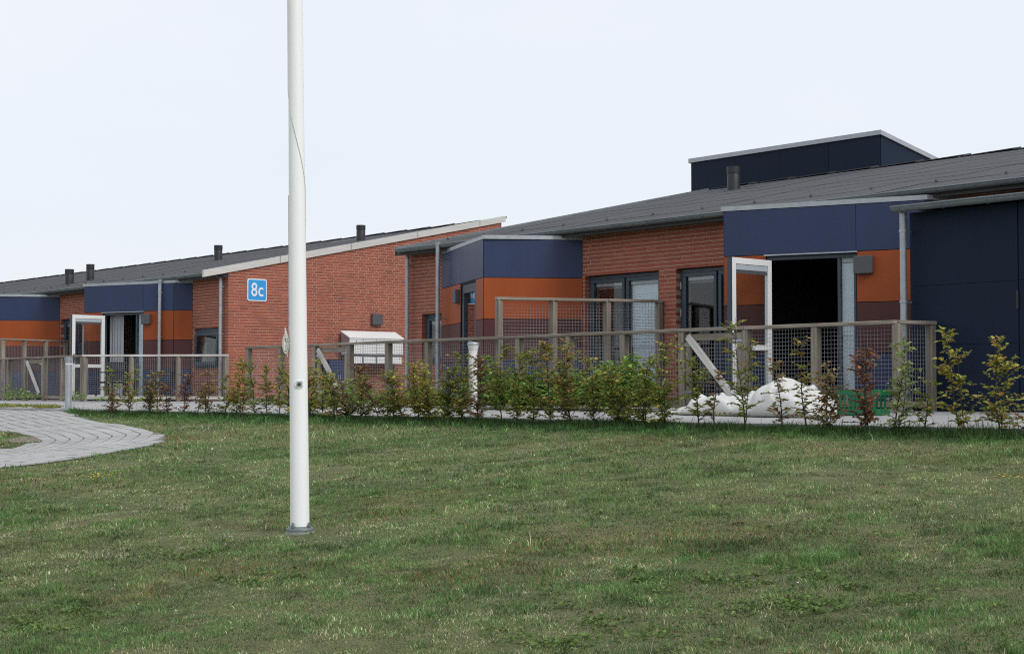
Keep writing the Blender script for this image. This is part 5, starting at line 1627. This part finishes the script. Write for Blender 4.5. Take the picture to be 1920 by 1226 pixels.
# longer grass under the hedge
def edge_grass():
    r = np.random.default_rng(5)
    n = 30000
    x = r.uniform(-27.5, -1.0, n); y = EDGE - np.abs(r.normal(0.0, 0.22, n)) - 0.01
    k = ~on_path(x, y, 0.0); x, y = x[k], y[k]; n = len(x)
    z = lawn_z(x, y) - 0.01; tuft = fbm(x, y, 7, 2.5)
    h = r.uniform(0.05, 0.12, n) * (1 + 0.6 * tuft); tall = r.uniform(0, 1, n) < 0.02 * (1 + (x > -10.5) * 3); h[tall] *= 2.0
    a = r.uniform(0, 2 * PI, n); ln = h * r.uniform(0.1, 0.9, n); w_ = 0.0055; b_ = r.uniform(0, PI, n)
    wx, wy = np.cos(b_) * w_, np.sin(b_) * w_
    V = np.empty((n, 5, 3))
    V[:, 0] = np.stack([x - wx / 2, y - wy / 2, z], 1); V[:, 1] = np.stack([x + wx / 2, y + wy / 2, z], 1)
    mx, my, mz = x + np.cos(a) * ln * .3, y + np.sin(a) * ln * .3, z + h * .6
    V[:, 2] = np.stack([mx + wx * .4, my + wy * .4, mz], 1); V[:, 3] = np.stack([mx - wx * .4, my - wy * .4, mz], 1)
    V[:, 4] = np.stack([x + np.cos(a) * ln, y + np.sin(a) * ln, z + h * .93], 1)
    idx = (np.arange(n) * 5)[:, None]
    F = np.concatenate([idx + [[0, 1, 2]], idx + [[0, 2, 3]], idx + [[3, 2, 4]]], 1).reshape(-1, 3)
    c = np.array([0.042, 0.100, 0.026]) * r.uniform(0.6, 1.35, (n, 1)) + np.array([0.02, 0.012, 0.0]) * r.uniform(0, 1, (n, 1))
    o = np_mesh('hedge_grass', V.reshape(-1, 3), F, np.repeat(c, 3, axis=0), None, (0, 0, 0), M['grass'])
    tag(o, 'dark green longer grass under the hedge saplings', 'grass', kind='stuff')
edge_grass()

# broad-leaved lawn weeds, flowers
LW = [(-5.5, 5.8), (-5.51, 6.12), (-5.4, 4.99), (-5.32, 6.4), (-4.79, 6.07), (-9.24, 5.09), (-7.84, 3.7), (-8.08, 4.87), (-4.99, 5.8), (-5.87, 5.92), (-4.99, 4.86), (-7.76, 3.37), (-5.21, 4.66), (-4.74, 5.81)]
sp = []
_r = np.random.default_rng(3)
for (x, y) in LW:
    for k in range(4):
        xx, yy = x + _r.normal(0, .16), y + _r.normal(0, .14)
        sp.append((xx, yy, float(lawn_z(xx, yy)), _r.uniform(.06, .16), _r.uniform(.06, .14), 0.045, int(_r.integers(25, 60))))
for k in range(90):
    xx, yy = scatter(6.5, 16, 0.4, _r)
    i = int(_r.integers(len(xx)))
    sp.append((xx[i], yy[i], float(lawn_z(xx[i], yy[i])), .07, .07, 0.04, int(_r.integers(8, 22))))
weed_mass('lawn_weeds', 'broad-leaved green weeds growing flat in the lawn', sp, 12, key='l', size=(0.014, 0.032))

def flowers(name, label, spots, col, seed, rad=0.011):
    r = np.random.default_rng(seed)
    mb = MB()
    for (x, y, sx, sy, n) in spots:
        for k in range(n):
            xx, yy = x + r.normal(0, sx), y + r.normal(0, sy); z = float(lawn_z(xx, yy)) + r.uniform(0.03, 0.065)
            a0 = r.uniform(0, 6); q = rad * r.uniform(0.7, 1.2)
            pts = [(xx + q * math.cos(a0 + t * PI / 3), yy + q * math.sin(a0 + t * PI / 3), z + r.uniform(-.003, .003)) for t in range(6)]
            mb.add(pts + [(xx, yy, z + 0.005), (xx, yy, z - 0.006)], [(t, (t + 1) % 6, 6) for t in range(6)] + [((t + 1) % 6, t, 7) for t in range(6)])
    o = mb.build(name, simple(name + '_petal', col, 0.6, var=0.1))
    return tag(o, label, 'flowers', kind='stuff')
flowers('yellow_flowers', 'cluster of tiny yellow flowers in the lawn near the paver path', [(-14.72, 7.08, .16, .12, 26)], (0.62, 0.42, 0.02), 1)
flowers('yellow_flowers', 'few tiny yellow flowers in the lawn at the right edge', [(-6.38, 9.95, .12, .06, 11)], (0.62, 0.36, 0.02), 2)
flowers('white_clover', 'scattered white clover heads in the grass by the path', [(-19.5, 10.9, .5, .25, 26), (-20.4, 8.5, .5, .2, 14), (-23.2, 11.3, .4, .2, 10), (-9, 7, 2.5, 2, 14)], (0.62, 0.62, 0.58), 4, 0.008)
